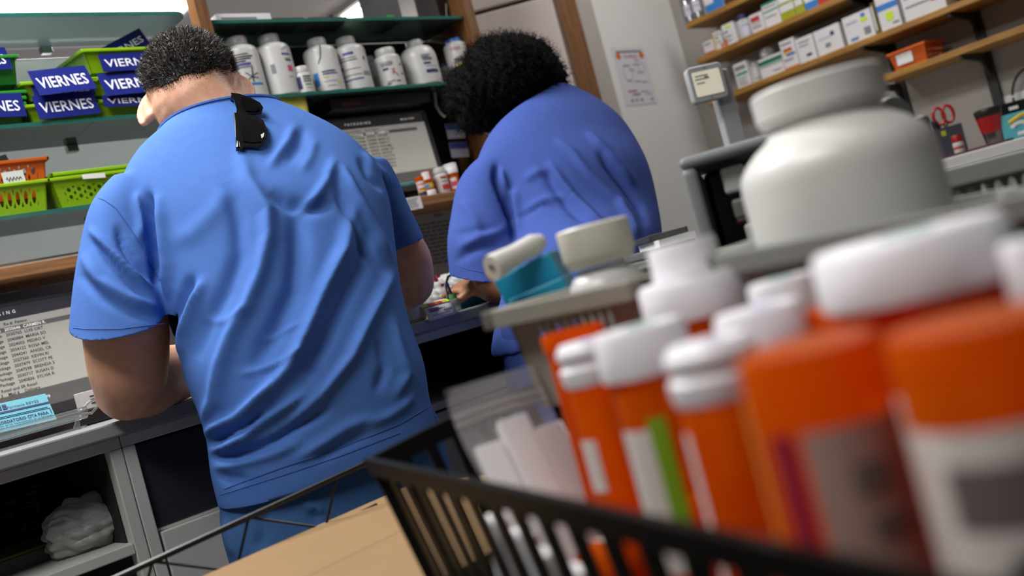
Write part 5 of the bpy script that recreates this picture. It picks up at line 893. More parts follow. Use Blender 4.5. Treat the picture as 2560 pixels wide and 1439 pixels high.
def head_shape(mb, c, hf, hu, s=1.0):
    hr = hf.cross(hu).normalized(); R = Matrix((hr, hf, hu)).transposed()
    ball(mb, c, (.0765 * s, .096 * s, .108 * s), R, 32); ball(mb, c - hf * .022 * s - hu * .008 * s, (.075 * s, .078 * s, .088 * s), R, 24); ball(mb, c + hf * .032 * s - hu * .062 * s, (.057 * s, .062 * s, .064 * s), R, 20); ball(mb, c + hf * .062 * s - hu * .10 * s, (.03 * s, .03 * s, .02 * s), R, 14)
    limb(mb, [c + hf * .094 * s - hu * .002 * s, c + hf * .112 * s - hu * .036 * s], [.008 * s, .013 * s], 10); limb(mb, [c + hf * .088 * s - hu * .072 * s - hr * .022 * s, c + hf * .098 * s - hu * .071 * s, c + hf * .088 * s - hu * .072 * s + hr * .022 * s], [.005 * s, .008 * s, .005 * s], 8)
    for sx in (-1, 1): ball(mb, c + hf * .086 * s + hr * sx * .031 * s + hu * .002 * s, .0125 * s, R, 12); limb(mb, [c + hf * .09 * s + hr * sx * .015 * s + hu * .018 * s, c + hf * .084 * s + hr * sx * .05 * s + hu * .016 * s], [.007 * s, .006 * s], 8)
    return hr
def eyes(par, base, c, hf, hu, s=1.0, skin='x'):
    hr = hf.cross(hu).normalized()
    for sx in (-1, 1):
        mb = MB(); ball(mb, c + hf * .0905 * s + hr * sx * .031 * s + hu * .001 * s - Vector(base), .0095 * s, None, 14); mb.build('eye', mat('eye_white', 'e8e4de', .2, noise=.05), par, smooth=True)
SCRUB = mat('scrub_blue', '4e76c0', .9, spec=.12, noise=.06, nscale=60, bump=.25, bscale=1400, sheen=.0); SCRUB2 = mat('scrub_violet_blue', '465ca6', .9, spec=.12, noise=.06, nscale=60, bump=.25, bscale=1400, sheen=.0)
SEAM = mat('scrub_seam', '3c5fae', .9, noise=.1); SEAMD = mat('scrub_edge_dark', '1f2f5c', .9, noise=.1); PANTS = mat('scrub_trousers', '42689f', .9, spec=.12, noise=.08, nscale=40, bump=.3, bscale=1200)
SKIN = mat('skin_light', 'e4b092', .5, noise=.12, nscale=60, bump=.15, bscale=700, sub=.15, col2='d59c7e'); SKIN2 = mat('skin_brown', 'a06c4a', .5, noise=.15, nscale=50, bump=.15, bscale=700, sub=.1)
# ---------------------------------------------------------------- person with short hair
TH = math.radians(30); FM = (FW * math.cos(TH) - RT * math.sin(TH)).normalized(); SM = (RT * math.cos(TH) + FW * math.sin(TH)).normalized()
mbase = L(-.31, 1.42, 0)
man = thing('person', 'person with short dark hair in blue scrubs leaning on the counter, seen from behind', 'person', mbase)
TAU = .35; mb = MB(); hip = L(-.312, 1.425, .80)
tors = [((535, 1300), (1090, 1090), 1.33, 1.50, .125, 0), ((525, 1258), (1085, 1042), 1.33, 1.50, .125, 0), ((510, 1195), (1070, 985), 1.33, 1.51, .125, 0), ((494, 1080), (1056, 900), 1.34, 1.53, .13, .05), ((448, 960), (1022, 815), 1.36, 1.56, .14, .1), ((412, 850), (1000, 715), 1.39, 1.60, .145, .15), ((375, 730), (992, 625), 1.42, 1.64, .145, .2), ((325, 600), (982, 520), 1.45, 1.68, .135, .25), ((270, 490), (952, 432), 1.49, 1.71, .115, .3), ((305, 405), (890, 368), 1.53, 1.72, .095, .33), ((368, 350), (795, 318), 1.57, 1.71, .08, TAU), ((404, 318), (690, 278), 1.60, 1.68, .072, TAU), ((417, 300), (610, 246), 1.615, 1.66, .064, TAU)]
rings = slices(mb, tors, FM)
slv = [((158, 915), (424, 905), 1.37, 1.40, .073, 0), ((162, 872), (420, 862), 1.375, 1.405, .072, 0), ((166, 848), (416, 838), 1.38, 1.41, .072, 0), ((178, 720), (408, 770), 1.40, 1.43, .068, 0), ((196, 610), (410, 700), 1.43, 1.46, .068, .1), ((222, 512), (420, 620), 1.46, 1.5, .066, .2), ((275, 450), (430, 540), 1.5, 1.53, .06, .3)]
slices(mb, slv, FM, shrink=.97)
slr = [((925, 690), (1052, 604), 1.715, 1.745, .07, 0), ((915, 670), (1043, 586), 1.715, 1.745, .07, 0), ((890, 600), (1010, 520), 1.71, 1.735, .068, .1), ((870, 520), (985, 460), 1.70, 1.73, .066, .2), ((840, 460), (962, 415), 1.69, 1.72, .06, .3)]
slices(mb, slr, FM, shrink=.97)
V, fs, E = remesh(mb, .0043, 16)
Tz = lambda x, y: (140 + x * .5351, 230 + y * .5351)
pl = lambda *q: [Tz(*p) for p in q]
fl_ = [ # ridges (+) and valleys (-) of the cloth on the back
 (pl((860, 290), (900, 420), (985, 560), (990, 680), (950, 860), (890, 1010), (820, 1140), (770, 1280), (745, 1439), (640, 1600)), 20, .011), (pl((800, 420), (850, 600), (860, 760), (800, 920), (700, 1090), (650, 1250)), 22, -.007),
 (pl((1390, 540), (1345, 740), (1250, 930), (1170, 1120), (1080, 1300), (960, 1439), (820, 1600)), 18, .013), (pl((1120, 520), (1130, 740), (1110, 920), (1010, 1130), (900, 1300)), 28, -.011), (pl((1460, 640), (1420, 820), (1330, 1000), (1250, 1180), (1150, 1350)), 20, -.010),
 (pl((1590, 830), (1530, 930), (1450, 1090), (1380, 1240), (1250, 1400), (1100, 1540)), 16, .010), (pl((1330, 340), (1400, 480), (1480, 620), (1580, 800)), 12, .007), (pl((1290, 380), (1340, 520), (1420, 680), (1530, 860)), 12, -.006),
 (pl((430, 470), (440, 600), (460, 760), (475, 900)), 11, -.014), (pl((480, 480), (500, 640), (520, 800), (520, 960)), 14, .008), (pl((380, 470), (400, 600), (390, 700)), 12, .007), (pl((690, 880), (640, 1000), (590, 1140), (570, 1280)), 13, .009), (pl((640, 860), (590, 980), (545, 1100)), 14, -.007),
 (pl((160, 640), (240, 730), (330, 820), (430, 900)), 10, .008), (pl((170, 690), (250, 790), (340, 880), (430, 960)), 11, -.008), (pl((285, 630), (310, 720), (360, 800), (440, 880)), 9, -.009), (pl((120, 760), (200, 880), (330, 960), (470, 1010)), 14, .006), (pl((110, 850), (220, 960), (360, 1030), (480, 1060)), 13, -.005),
 (pl((1110, 160), (1085, 230), (1040, 290), (1000, 350)), 12, .005), (pl((1160, 160), (1130, 260), (1080, 330)), 14, -.004), (pl((1300, 310), (1270, 410), (1210, 500), (1120, 560)), 13, .006), (pl((1210, 220), (1190, 300), (1150, 370)), 12, .003), (pl((1440, 280), (1480, 340), (1540, 400), (1560, 450)), 8, .008), (pl((1420, 310), (1460, 390), (1530, 460)), 9, -.007),
 (pl((1000, 470), (1080, 520), (1200, 540), (1300, 520)), 18, -.007), (pl((540, 700), (640, 660), (740, 560), (840, 420)), 26, .003),
 (pl((850, 1320), (1000, 1280), (1180, 1200)), 8, .004), (pl((960, 1150), (1060, 1110), (1150, 1080)), 7, .003), (pl((690, 1060), (800, 1070), (920, 1010)), 12, .003), (pl((1560, 1050), (1600, 1200), (1640, 1320), (1580, 1430)), 14, .007), (pl((1500, 1150), (1540, 1280), (1500, 1400)), 14, -.006)]
Uz = lambda x, y: (300 + x * .3516, 1000 + y * .3516); pu = lambda *q: [Uz(*p) for p in q]
fl_ += [(pu((640, 370), (780, 320), (900, 260), (1000, 170), (1160, 60), (1340, -60)), 11, .010), (pu((640, 400), (800, 400), (960, 350), (1130, 270), (1300, 160), (1500, 40)), 12, -.010), (pu((540, 280), (700, 180), (840, 110), (960, 0), (1080, -120)), 12, .009), (pu((600, 320), (740, 260), (900, 170), (1020, 80)), 10, -.009), (pu((660, 480), (900, 440), (1100, 380), (1300, 290)), 11, .005), (pu((1250, 420), (1450, 300), (1600, 200), (1800, 120)), 14, .006), (pu((1400, 420), (1600, 300), (1750, 240)), 12, -.005), (pu((1750, 180), (1900, 120), (2020, 40), (2080, -40)), 12, .005), (pu((700, 520), (760, 560), (900, 560)), 12, -.004)]
V = folds(V, fs, [(a, b * .92, c * 1.3) for a, b, c in fl_]); V = smooth(V, E, 1, .4)
# hem and sleeve hem bands stand a little proud
topc = (at(417, 300, 1.615) + at(610, 246, 1.66)) / 2; hemc = (at(530, 1280, 1.33) + at(1088, 1066, 1.5)) / 2; slc = (at(164, 860, 1.378) + at(418, 850, 1.408)) / 2; src = (at(920, 680, 1.715) + at(1048, 595, 1.745)) / 2
upT = (FM * math.sin(TAU) + UP * math.cos(TAU))
dsl = (slc - (at(196, 610, 1.43) + at(410, 700, 1.46)) / 2).normalized(); dsr = (src - (at(870, 520, 1.70) + at(985, 460, 1.73)) / 2).normalized(); dsl = (dsl - FW * dsl.dot(FW) + FW * .30).normalized(); dsr = (dsr - FW * dsr.dot(FW) + FW * .2).normalized()
hemn = (at(530, 1280, 1.33) - at(1088, 1066, 1.5)).cross(FM); hemn = hemn if hemn.z < 0 else -hemn
V = np.asarray(V); fs2 = fs
shirt = pydata('scrub_top', V, fs2, SCRUB, man, mbase, solid=.0018, cuts=[(topc - upT * .036, upT, .11, .10), (hemc, hemn, .32, .1), (slc - dsl * .026, dsl, .088, .10), (src - dsr * .014, dsr, .085, .08)]); shirt['label'] = 'blue short sleeved scrub top with deep folds'
bvh = BVHTree.FromPolygons([Vector(v) for v in V], fs2)
seam('armhole_seam', bvh, [(226, 488), (262, 500), (290, 520), (325, 570), (350, 610), (372, 655), (400, 700)], .0011, SEAM, shirt, mbase)
seam('sleeve_hem_stitch', bvh, [(172, 818), (215, 822), (300, 822), (415, 808)], .0007, SEAM, shirt, mbase); seam('hem_stitch', bvh, [(560, 1222), (700, 1170), (850, 1120), (1000, 1060), (1075, 1015)], .0008, SEAM, shirt, mbase, n=40); seam('hem_edge_line', bvh, [(540, 1240), (700, 1190), (850, 1140), (1000, 1082)], .0006, SEAM, shirt, mbase, n=40)
# collar band around the open neck
cb = MB(); cr_ = []
for i in range(41):
    a = math.pi * 2 * i / 40; dirv = SM * math.cos(a) - (FM * math.cos(TAU) - UP * math.sin(TAU)) * math.sin(a); h = bvh.ray_cast(topc - upT * .0365, dirv); 
    if h[0] is not None and (h[0] - topc).length < .15: cr_.append(h[0] + upT * .001 - mbase)
if len(cr_) > 10: MB().tube(cr_, .0032, 6, closed=True).build('collar_band', SCRUB, shirt, smooth=True); MB().tube([c - upT * .009 - (c + mbase - topc).normalized() * -.0015 for c in cr_], .0009, 5, closed=True).build('collar_stitch', SEAMD, shirt, smooth=True)
# body
bd = MB(); Hc = CAM + FW * 1.68 + RT * (-640 / F * 1.68) + UP * (676 / F * 1.68); pt_ = math.radians(42); FH = (FW * math.cos(.14) - RT * math.sin(.14)); HF = (FH * math.cos(pt_) - UP * math.sin(pt_)).normalized(); HU = (UP * math.cos(pt_) + FH * math.sin(pt_)).normalized()
hr_ = head_shape(bd, Hc, HF, HU, .98)
c7 = topc - upT * .03; limb(bd, [c7 - upT * .08, c7, Hc - HU * .055 - HF * .018], [.075, .064, .066], 28); limb(bd, [c7, Hc - HF * .03 - HU * .02], [.052, .055], 24)
for sx in (-1, 1): ear(bd, Hc + hr_ * sx * .069 - HU * .028 - HF * .004, (hr_ * sx * .75 - HF * .66).normalized(), HU, ((hr_ * sx * .75 - HF * .66).cross(HU) * -sx).normalized(), 1.2)
mid = [(Vector(rings[k][0]) + Vector(rings[k][20])) / 2 for k in range(len(rings))]
limb(bd, [mid[1], mid[3], mid[5]], [.09, .105, .12], 28); limb(bd, [mid[5], mid[7], mid[9] - UP * .02, c7], [.125, .115, .07, .05], 28)
limb(bd, [at(370, 560, 1.52), mid[8] - UP * .03, at(880, 480, 1.72)], [.045, .07, .045], 24)
el = at(318, 972, 1.46); wr = at(545, 905, 1.80); limb(bd, [at(335, 580, 1.5), at(314, 700, 1.45), at(316, 845, 1.43), at(322, 925, 1.44), el], [.045, .056, .0595, .056, .047], 26); limb(bd, [el, at(360, 960, 1.50), at(440, 930, 1.62), wr], [.046, .051, .046, .029], 24); hand(bd, wr, (wr - at(440, 930, 1.62)), UP, 1.0, .5, 1)
el2 = at(1022, 705, 1.77); wr2 = at(915, 740, 1.97); limb(bd, [at(900, 490, 1.71), at(965, 580, 1.73), at(1012, 650, 1.75), el2], [.042, .046, .049, .046], 26); limb(bd, [el2, at(1000, 722, 1.83), wr2], [.044, .044, .028], 24); hand(bd, wr2, (wr2 - el2), UP, 1.0, .5, -1)
hipL, hipR = L(-.37, 1.39, .80), L(-.25, 1.46, .80)
for h, sgn in ((hipL, -1), (hipR, 1)):
    kn = Vector((h.x, h.y, .46)) + FM * .05; an = Vector((h.x, h.y, .09)) + FM * .0; limb(bd, [h + UP * .05, h - UP * .1, kn, an], [.07, .068, .055, .04], 20); limb(bd, [an - UP * .03, an + FM * .13 - UP * .055], [.036, .03], 14)
Vb, fb, Eb = remesh(bd, .0036, 5); pydata('body', Vb, fb, SKIN, man, mbase)
eyes(man, mbase, Hc, HF, HU, .98)
# trousers
pm = MB(); slices(pm, [((600, 1520), (1090, 1350), 1.34, 1.48, .12, 0), ((545, 1350), (1080, 1150), 1.34, 1.50, .118, 0), ((540, 1240), (1070, 1030), 1.345, 1.50, .112, 0), ((530, 1150), (1050, 960), 1.35, 1.51, .108, 0)], FM, shrink=.95)
for h in (hipL, hipR): kn = Vector((h.x, h.y, .46)) + FM * .05; an = Vector((h.x, h.y, .10)); limb(pm, [h, h - UP * .12, kn, an], [.098, .094, .075, .07], 24)
Vp, fp, Ep = remesh(pm, .006, 8); Vp = folds(Vp, fp, [(pu((740, 860), (760, 1000), (800, 1100)), 10, .005), (pu((1000, 800), (1020, 950), (980, 1060)), 14, -.006), (pu((1300, 740), (1400, 760), (1460, 800)), 10, .006), (pu((1350, 800), (1420, 850)), 10, -.005)]); pydata('trousers', Vp, fp, PANTS, man, mbase)
for h in (hipL, hipR):
    an = Vector((h.x, h.y, .0)); s_ = MB(); R_ = Matrix((SM, FM, UP)).transposed(); ball(s_, an + FM * .055 + UP * .045 - mbase, (.048, .145, .052), R_, 18); s_.v = [(v[0], v[1], max(v[2], .003)) for v in s_.v]; s_.build('shoe', BLACKP, man, smooth=True)
# hair: scalp shell and strands
def hairline(px): return np.interp(px, [330, 350, 372, 417, 434, 451, 470, 505, 524, 540, 563, 585, 620], [232, 236, 234, 228, 220, 207, 199, 198, 190, 182, 190, 186, 190])
Nb, Qb = normals(Vb, fb); rel = Vb - np.array(Hc); hu_c = rel @ np.array(HU); hf_c = rel @ np.array(HF); hr_c = rel @ np.array(hr_); pxb, depb = project(Vb); inhead = (np.linalg.norm(rel, axis=1) < .135) & (np.abs(hr_c) < .078)
view = Vb - np.array(CAM); facing = (Nb * view).sum(1) < 0
isH = inhead & np.where(facing, pxb[:, 1] < hairline(pxb[:, 0]) - 13, hu_c > .045) & (hf_c < .075) & ((np.abs(hr_c) < .068) | (hu_c > .005))
hm = np.array([all(isH[i] for i in f) for f in fb]); hf_faces = [f for f, k in zip(fb, hm) if k]
HAIRD = mat('hair_dark', '1d1715', .55, noise=.5, nscale=140, bump=.8, bscale=500); HAIRM = mat('hair_brown', '33291f', .45, noise=.3, nscale=90); HAIRG = mat('hair_grey', '7a7268', .4, noise=.2, nscale=90)
fade = np.clip((hairline(pxb[:, 0]) - pxb[:, 1]) / 45, 0, 1); fade = np.where(facing, fade, 1)
Vh = Vb + Nb * (.0008 + .0045 * fade)[:, None]; hair = pydata('hair', Vh, hf_faces, HAIRD, man, mbase)
idx = np.array(hf_faces); pick = RNG.integers(0, len(idx), 15000); sv = []; sf = []; sm = []
skinidx = np.array([f for f, k in zip(fb, np.array([all(inhead[i] and facing[i] for i in f) for f in fb])) if k])
def strand(p, nrm, ln, w, mi):
    t = np.cross(nrm, RNG.normal(size=3)); t /= np.linalg.norm(t) + 1e-9; bend = np.array(HU) * RNG.uniform(-.1, .55) + np.array(HF) * RNG.uniform(-.1, .35) + RNG.normal(size=3) * .28; d1 = nrm * .8 + bend * .6; d1 /= np.linalg.norm(d1); d2 = nrm * .5 + bend; d2 /= np.linalg.norm(d2)
    a = p - nrm * .001; b = a + d1 * ln * .55; c = b + d2 * ln * .45; o = len(sv); sv.extend([a - t * w, a + t * w, b - t * w * .8, b + t * w * .8, c]); sf.extend([(o, o + 1, o + 3, o + 2), (o + 2, o + 3, o + 4)]); sm.extend([mi, mi])
for k in pick:
    f = idx[k]; wts = RNG.dirichlet([1] * len(f)); p = (Vh[f] * wts[:, None]).sum(0); nr = (Nb[f] * wts[:, None]).sum(0); fd = float(fade[f].mean()); g = RNG.random(); strand(p, nr, (.003 + .010 * fd) * RNG.uniform(.7, 1.25), .00042, 2 if g < .10 + .10 * fd else (1 if g < .5 else 0))
for k in RNG.integers(0, len(skinidx), 26000):   # short stubble fading into the nape
    f = skinidx[k]; p = Vb[f].mean(0); q, _ = project(p[None]); dl = q[0, 1] - hairline(q[0, 0])
    if -18 < dl < 40 and RNG.random() < math.exp(-max(dl + 8, 0) / 8) * .9 + .01 and abs(float((p - np.array(Hc)) @ np.array(hr_))) < .074: strand(p, Nb[f].mean(0), .0026 + .004 * max(0, -dl) / 18, .00032, 0)
me = bpy.data.meshes.new('hair_strands'); me.from_pydata([tuple(np.asarray(v) - np.array(mbase)) for v in sv], [], sf); [me.materials.append(m) for m in (HAIRD, HAIRM, HAIRG)]; me.polygons.foreach_set('material_index', sm); o = bpy.data.objects.new('hair_strands', me); COL.objects.link(o); o.parent = hair; o['kind'] = 'stuff'
# tattoo mark on the right forearm
bvb = BVHTree.FromPolygons([Vector(v) for v in Vb], fb); seam('tattoo', bvb, [(988, 706), (996, 703), (1000, 710)], .0011, mat('tattoo_ink', '3a2a2c', .6, noise=.1), man, mbase, n=6)
# ---------------------------------------------------------------- sunglasses hooked on the collar
sg = thing('sunglasses', 'black sunglasses hooked on the back of the blue collar', 'sunglasses', (0, 0, 0)); SGM = mat('sunglass_frame', '0b0b0c', .18, noise=.1, coat=.5); SGL = mat('sunglass_lens', '050507', .06, noise=.05, coat=.8)
def on_shirt(px, py, lift=.006):
    d = ray(px, py).normalized(); h = bvh.ray_cast(CAM, d); return h[0] - d * lift
def px_plate(nm, outer, m, lift0, lift1, th=.0035, inner=None, zfun=None):
    """plate whose outline follows the given points, standing off the cloth by lift"""
    pts = [on_shirt(*q, l) for q, l in outer]; c = sum(pts, Vector()) / len(pts); nrm = Vector()
    for i in range(len(pts)): nrm += (pts[i] - c).cross(pts[(i + 1) % len(pts)] - c)
    nrm.normalize(); nrm = nrm if nrm.dot(CAM - c) > 0 else -nrm; n = len(pts); b = MB(); b.add([c] + pts + [c - nrm * th] + [q - nrm * th for q in pts], [(0, 1 + i, 1 + (i + 1) % n) for i in range(n)] + [(n + 1, n + 2 + (i + 1) % n, n + 2 + i) for i in range(n)] + [(1 + i, n + 2 + i, n + 2 + (i + 1) % n, 1 + (i + 1) % n) for i in range(n)]); return b.build(nm, m, sg), pts, nrm
def o_(*q, l=.012): return [((x, y), l if not isinstance(l, (list, tuple)) else l[i]) for i, (x, y) in enumerate(q)]
up_out = [((577, 231), .022), ((598, 234), .024), ((625, 243), .026), ((650, 256), .026), ((658, 268), .024), ((654, 281), .02), ((636, 285), .016), ((610, 284), .014), ((592, 272), .016), ((586, 252), .02)]
lo_out = [((592, 272), .016), ((610, 284), .014), ((638, 288), .015), ((658, 300), .017), ((667, 322), .018), ((668, 342), .018), ((661, 358), .017), ((645, 365), .016), ((625, 364), .014), ((608, 366), .012), ((606, 372), .012), ((590, 373), .012), ((589, 330), .014), ((589, 296), .016)]
px_plate('frame_front', up_out, SGM, 0, 0); px_plate('frame_front', lo_out, SGM, 0, 0)
px_plate('lens', [((603, 243), .0285), ((625, 249), .0295), ((645, 260), .0295), ((650, 270), .028), ((640, 278), .022), ((615, 276), .02), ((602, 262), .023)], SGL, 0, 0, .002); px_plate('lens', [((606, 296), .0185), ((622, 294), .0185), ((645, 302), .0195), ((658, 318), .0205), ((661, 338), .0205), ((653, 353), .0195), ((632, 356), .017), ((608, 353), .0155), ((602, 325), .017)], SGL, 0, 0, .002)
px_plate('logo_mark', [((652, 336), .0215), ((661, 331), .0215), ((659, 341), .0215), ((655, 345), .0212)], mat('logo_silver', 'c4c4c4', .3, noise=.05), 0, 0, .0006)
a = on_shirt(583, 240, .018); MB().tube([a, a + FM * .03 - UP * .01, a + FM * .06 - UP * .05], [.0035, .003, .003], 8).build('temple', SGM, sg, smooth=True); a = on_shirt(596, 370, .01); MB().tube([a, on_shirt(592, 330, .004), on_shirt(588, 285, .004)], .003, 8).build('temple', SGM, sg, smooth=True)
# ---------------------------------------------------------------- person with curly hair
TW = math.radians(34); FWm = (FW * math.cos(TW) - RT * math.sin(TW)).normalized(); SW = (RT * math.cos(TW) + FW * math.sin(TW)).normalized(); wbase = L(.12, 1.86, 0)
wo = thing('person', 'person with a black curly afro in violet blue scrubs bending over the counter', 'person', wbase)
mb = MB(); wt = [((1243, 900), (1605, 800), 1.76, 1.94, .13, 0), ((1243, 868), (1610, 770), 1.76, 1.95, .13, 0), ((1262, 760), (1612, 690), 1.80, 2.0, .14, .05), ((1272, 660), (1618, 615), 1.85, 2.06, .15, .1), ((1268, 580), (1614, 550), 1.92, 2.13, .15, .2), ((1240, 490), (1603, 470), 1.95, 2.16, .145, .3), ((1185, 410), (1590, 405), 1.98, 2.19, .125, .4), ((1200, 352), (1558, 345), 2.02, 2.2, .105, .5), ((1245, 315), (1505, 298), 2.06, 2.2, .085, .6), ((1310, 282), (1450, 270), 2.1, 2.17, .07, .65), ((1335, 262), (1425, 258), 2.12, 2.16, .06, .65)]
rw = slices(mb, wt, FWm)
slices(mb, [((1142, 745), (1260, 758), 1.92, 1.94, .062, 0), ((1140, 716), (1262, 730), 1.92, 1.94, .062, 0), ((1136, 690), (1268, 700), 1.925, 1.945, .062, 0), ((1127, 600), (1284, 640), 1.93, 1.95, .064, 0), ((1136, 520), (1282, 580), 1.95, 1.97, .062, .1), ((1152, 440), (1275, 510), 1.97, 1.99, .06, .2), ((1185, 400), (1290, 440), 1.99, 2.01, .052, .3)], FWm, shrink=.97)
slices(mb, [((1535, 640), (1622, 592), 2.16, 2.2, .06, 0), ((1528, 625), (1620, 572), 2.16, 2.2, .06, 0), ((1515, 540), (1600, 500), 2.16, 2.2, .062, .1), ((1500, 450), (1596, 430), 2.16, 2.2, .06, .2)], FWm, shrink=.97)
V, fs, E = remesh(mb, .0055, 12)
Kz = lambda x, y: (1080 + x * .4866, 60 + y * .4866); pk = lambda *q: [Kz(*p) for p in q]
V = folds(V, fs, [(a, b, c * 1.6) for a, b, c in [(pk((330, 720), (330, 800), (370, 900), (410, 1000)), 7, -.012), (pk((380, 830), (400, 930), (420, 1040), (420, 1120)), 7, -.010), (pk((355, 740), (375, 820), (400, 900)), 7, .007), (pk((430, 840), (440, 960), (450, 1080)), 9, .006), (pk((600, 710), (660, 800), (740, 900), (830, 990), (900, 1050)), 8, .007), (pk((560, 720), (620, 830), (700, 940), (790, 1020)), 12, -.006), (pk((640, 600), (720, 660), (800, 760), (900, 860), (1000, 940)), 8, .006), (pk((860, 650), (900, 720), (980, 820), (1060, 930), (1100, 1030)), 9, -.007), (pk((800, 560), (880, 640), (960, 720), (1040, 820)), 9, .006), (pk((480, 960), (580, 900), (680, 880)), 8, .004), (pk((440, 1010), (560, 930), (680, 960)), 7, -.003), (pk((480, 800), (540, 760), (600, 740)), 9, .004), (pk((120, 1080), (250, 1060), (400, 1050)), 8, -.003), (pk((130, 1150), (240, 1100), (400, 1040)), 9, .005), (pk((120, 1220), (220, 1160), (360, 1130)), 9, -.004), (pk((150, 900), (220, 1000), (240, 1100)), 14, .004), (pk((950, 900), (1020, 1000), (1060, 1090)), 8, .006)]])
V = smooth(V, E, 2, .4); wc = (at(1335, 262, 2.12) + at(1425, 258, 2.16)) / 2; upW = FWm * math.sin(.65) + UP * math.cos(.65); wsl = (at(1138, 704, 1.92) + at(1265, 716, 1.94)) / 2; dwl = (wsl - (at(1136, 520, 1.95) + at(1282, 580, 1.97)) / 2).normalized(); dwl = dwl - FW * dwl.dot(FW) + FW * .15
V = np.asarray(V); fs2 = fs
sw = pydata('scrub_top', V, fs2, SCRUB2, wo, wbase, solid=.0018, cuts=[(wc - upW * .006, upW, .09, .06), ((at(1243, 886, 1.76) + at(1606, 788, 1.94)) / 2, -UP, .32, .1), (wsl - dwl * .012, dwl, .078, .07)]); sw['label'] = 'violet blue loose scrub top'
bvw = BVHTree.FromPolygons([Vector(v) for v in V], fs2); seam('armhole_seam', bvw, pk((140, 752), (200, 780), (260, 830), (300, 870), (338, 905)), .0012, SEAM, sw, wbase); seam('sleeve_hem_stitch', bvw, pk((120, 1235), (180, 1258), (260, 1275)), .0008, SEAM, sw, wbase)
bd = MB(); WHc = at(1275, 235, 2.16); pw_ = math.radians(48); WHF = ((FWm * .9 - RT * .35).normalized() * math.cos(pw_) - UP * math.sin(pw_)).normalized(); WHU = (WHF.cross(UP)).cross(WHF).normalized(); hrw = head_shape(bd, WHc, WHF, WHU, .96)
limb(bd, [wc - upW * .1, wc, WHc - WHU * .05 - WHF * .02], [.06, .05, .052], 24); midw = [(Vector(rw[k][0]) + Vector(rw[k][20])) / 2 for k in range(len(rw))]; limb(bd, [midw[1], midw[3], midw[5]], [.075, .09, .115], 24); limb(bd, [midw[5], midw[7], midw[8], wc], [.12, .1, .08, .05], 24)
e1 = at(1262, 712, 1.91); w1 = at(1205, 712, 1.985); limb(bd, [at(1215, 470, 2.0), at(1208, 600, 1.95), at(1230, 690, 1.92), e1], [.045, .045, .042, .036], 22); limb(bd, [e1, at(1240, 716, 1.94), w1], [.036, .034, .026], 20); hand(bd, w1 - (at(1130, 712, 2.03) - w1).normalized() * .01, at(1130, 716, 2.03) - w1, UP * .8 + FW * -.3, .86, 1.15, -1)
e2 = at(1560, 640, 2.25); limb(bd, [at(1560, 440, 2.18), at(1570, 560, 2.2), e2, at(1450, 660, 2.36)], [.045, .044, .038, .026], 20); hand(bd, at(1450, 660, 2.36), -SW + FWm * .5, UP, .86, .6, 1)
hl, hrr = wbase - SW * .09, wbase + SW * .09
for h in (hl, hrr): limb(bd, [Vector((h.x, h.y, .85)), Vector((h.x, h.y, .46)) + FWm * .03, Vector((h.x, h.y, .09)), Vector((h.x, h.y, .035)) + FWm * .12], [.065, .055, .04, .03], 18)
Vb2, fb2, _ = remesh(bd, .0042, 5); pydata('body', Vb2, fb2, SKIN2, wo, wbase); eyes(wo, wbase, WHc, WHF, WHU, .96)
pm = MB(); slices(pm, [((1290, 1010), (1580, 930), 1.78, 1.92, .115, 0), ((1272, 900), (1590, 830), 1.78, 1.94, .118, 0), ((1272, 820), (1590, 740), 1.79, 1.96, .115, 0)], FWm, shrink=.92)
for h in (hl, hrr): limb(pm, [Vector((h.x, h.y, .86)), Vector((h.x, h.y, .7)), Vector((h.x, h.y, .46)) + FWm * .03, Vector((h.x, h.y, .1))], [.095, .095, .075, .07], 22)
Vp, fp, _ = remesh(pm, .008, 8); pydata('trousers', Vp, fp, SCRUB2, wo, wbase)
for h in (hl, hrr): s_ = MB(); ball(s_, Vector((h.x, h.y, .045)) + FWm * .05 - wbase, (.046, .135, .05), Matrix((SW, FWm, UP)).transposed(), 16); s_.v = [(v[0], v[1], max(v[2], .003)) for v in s_.v]; s_.build('shoe', BLACKP, wo, smooth=True)
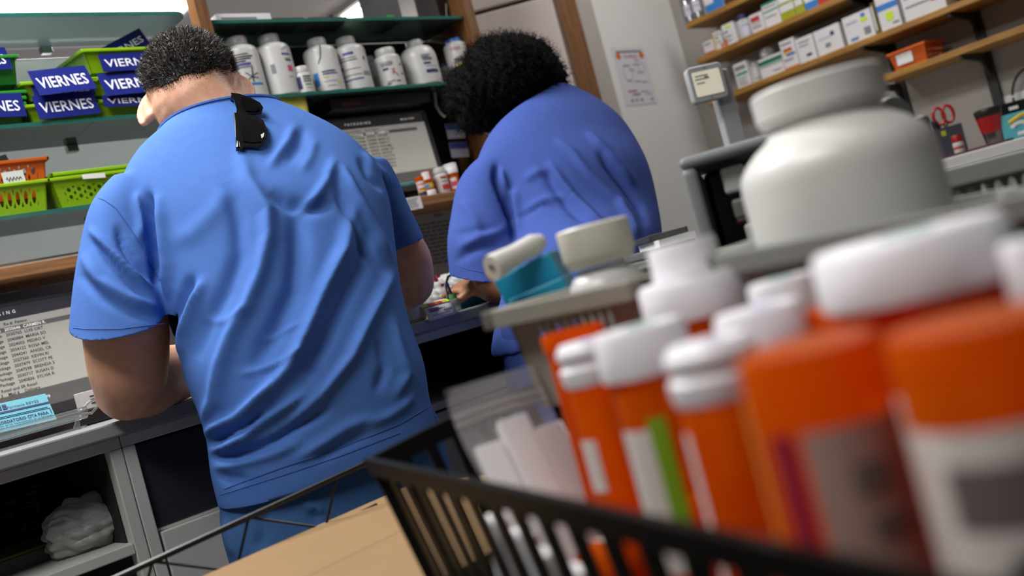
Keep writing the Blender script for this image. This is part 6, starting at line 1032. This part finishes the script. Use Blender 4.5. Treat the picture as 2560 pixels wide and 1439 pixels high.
# afro
ab = MB(); K = 2.12 / F
for (x, y, r, dd) in ((1275, 195, 108, .0), (1205, 225, 76, -.01), (1345, 200, 70, .01), (1290, 160, 72, 0), (1195, 275, 58, .0), (1370, 235, 48, .02), (1230, 160, 66, -.01), (1330, 150, 52, .03), (1160, 210, 44, .0), (1150, 250, 38, .01)): ball(ab, at(x, y, 2.12 + dd), r * K, None, 20)
Va, fa, Ea = remesh(ab, .007, 6); Na, Qa = normals(Va, fa); h3 = np.sin(Va @ np.array([210, 130, 90.])) * np.sin(Va @ np.array([-90, 240, 150.])) + np.sin(Va @ np.array([330, -180, 260.])); Va = Va + Na * (h3 * .004)[:, None]
AFR = mat('afro_black', '070505', .8, spec=.15, noise=.4, nscale=120, bump=1.0, bscale=260); afro = pydata('hair', Va, fa, AFR, wo, wbase)
cv = []; cf = []; Na, Qa = normals(Va, fa)
for k in RNG.integers(0, len(Va), 7500):
    p, nr = Va[k], Na[k]; ln = RNG.uniform(.006, .024); t1 = np.cross(nr, RNG.normal(size=3)); t1 /= np.linalg.norm(t1) + 1e-9; t2 = np.cross(nr, t1); ax = nr + RNG.normal(size=3) * .55; ax /= np.linalg.norm(ax); rr = RNG.uniform(.002, .0045); ph = RNG.uniform(0, 6.28); m = 9; o = len(cv)
    for j in range(m):
        f = j / (m - 1); a = ph + f * 9; c = p - nr * .003 + ax * ln * f + (t1 * math.cos(a) + t2 * math.sin(a)) * rr * (.3 + .7 * f); w = .0007 * (1 - .6 * f)
        for q in range(3): b = q * 2.094; cv.append(c + t1 * math.cos(b) * w + t2 * math.sin(b) * w)
    for j in range(m - 1):
        for q in range(3): cf.append((o + j * 3 + q, o + j * 3 + (q + 1) % 3, o + j * 3 + 3 + (q + 1) % 3, o + j * 3 + 3 + q))
me = bpy.data.meshes.new('curls'); me.from_pydata([tuple(v - np.array(wbase)) for v in cv], [], cf); me.materials.append(AFR); o = bpy.data.objects.new('curls', me); COL.objects.link(o); o.parent = afro; o['kind'] = 'stuff'
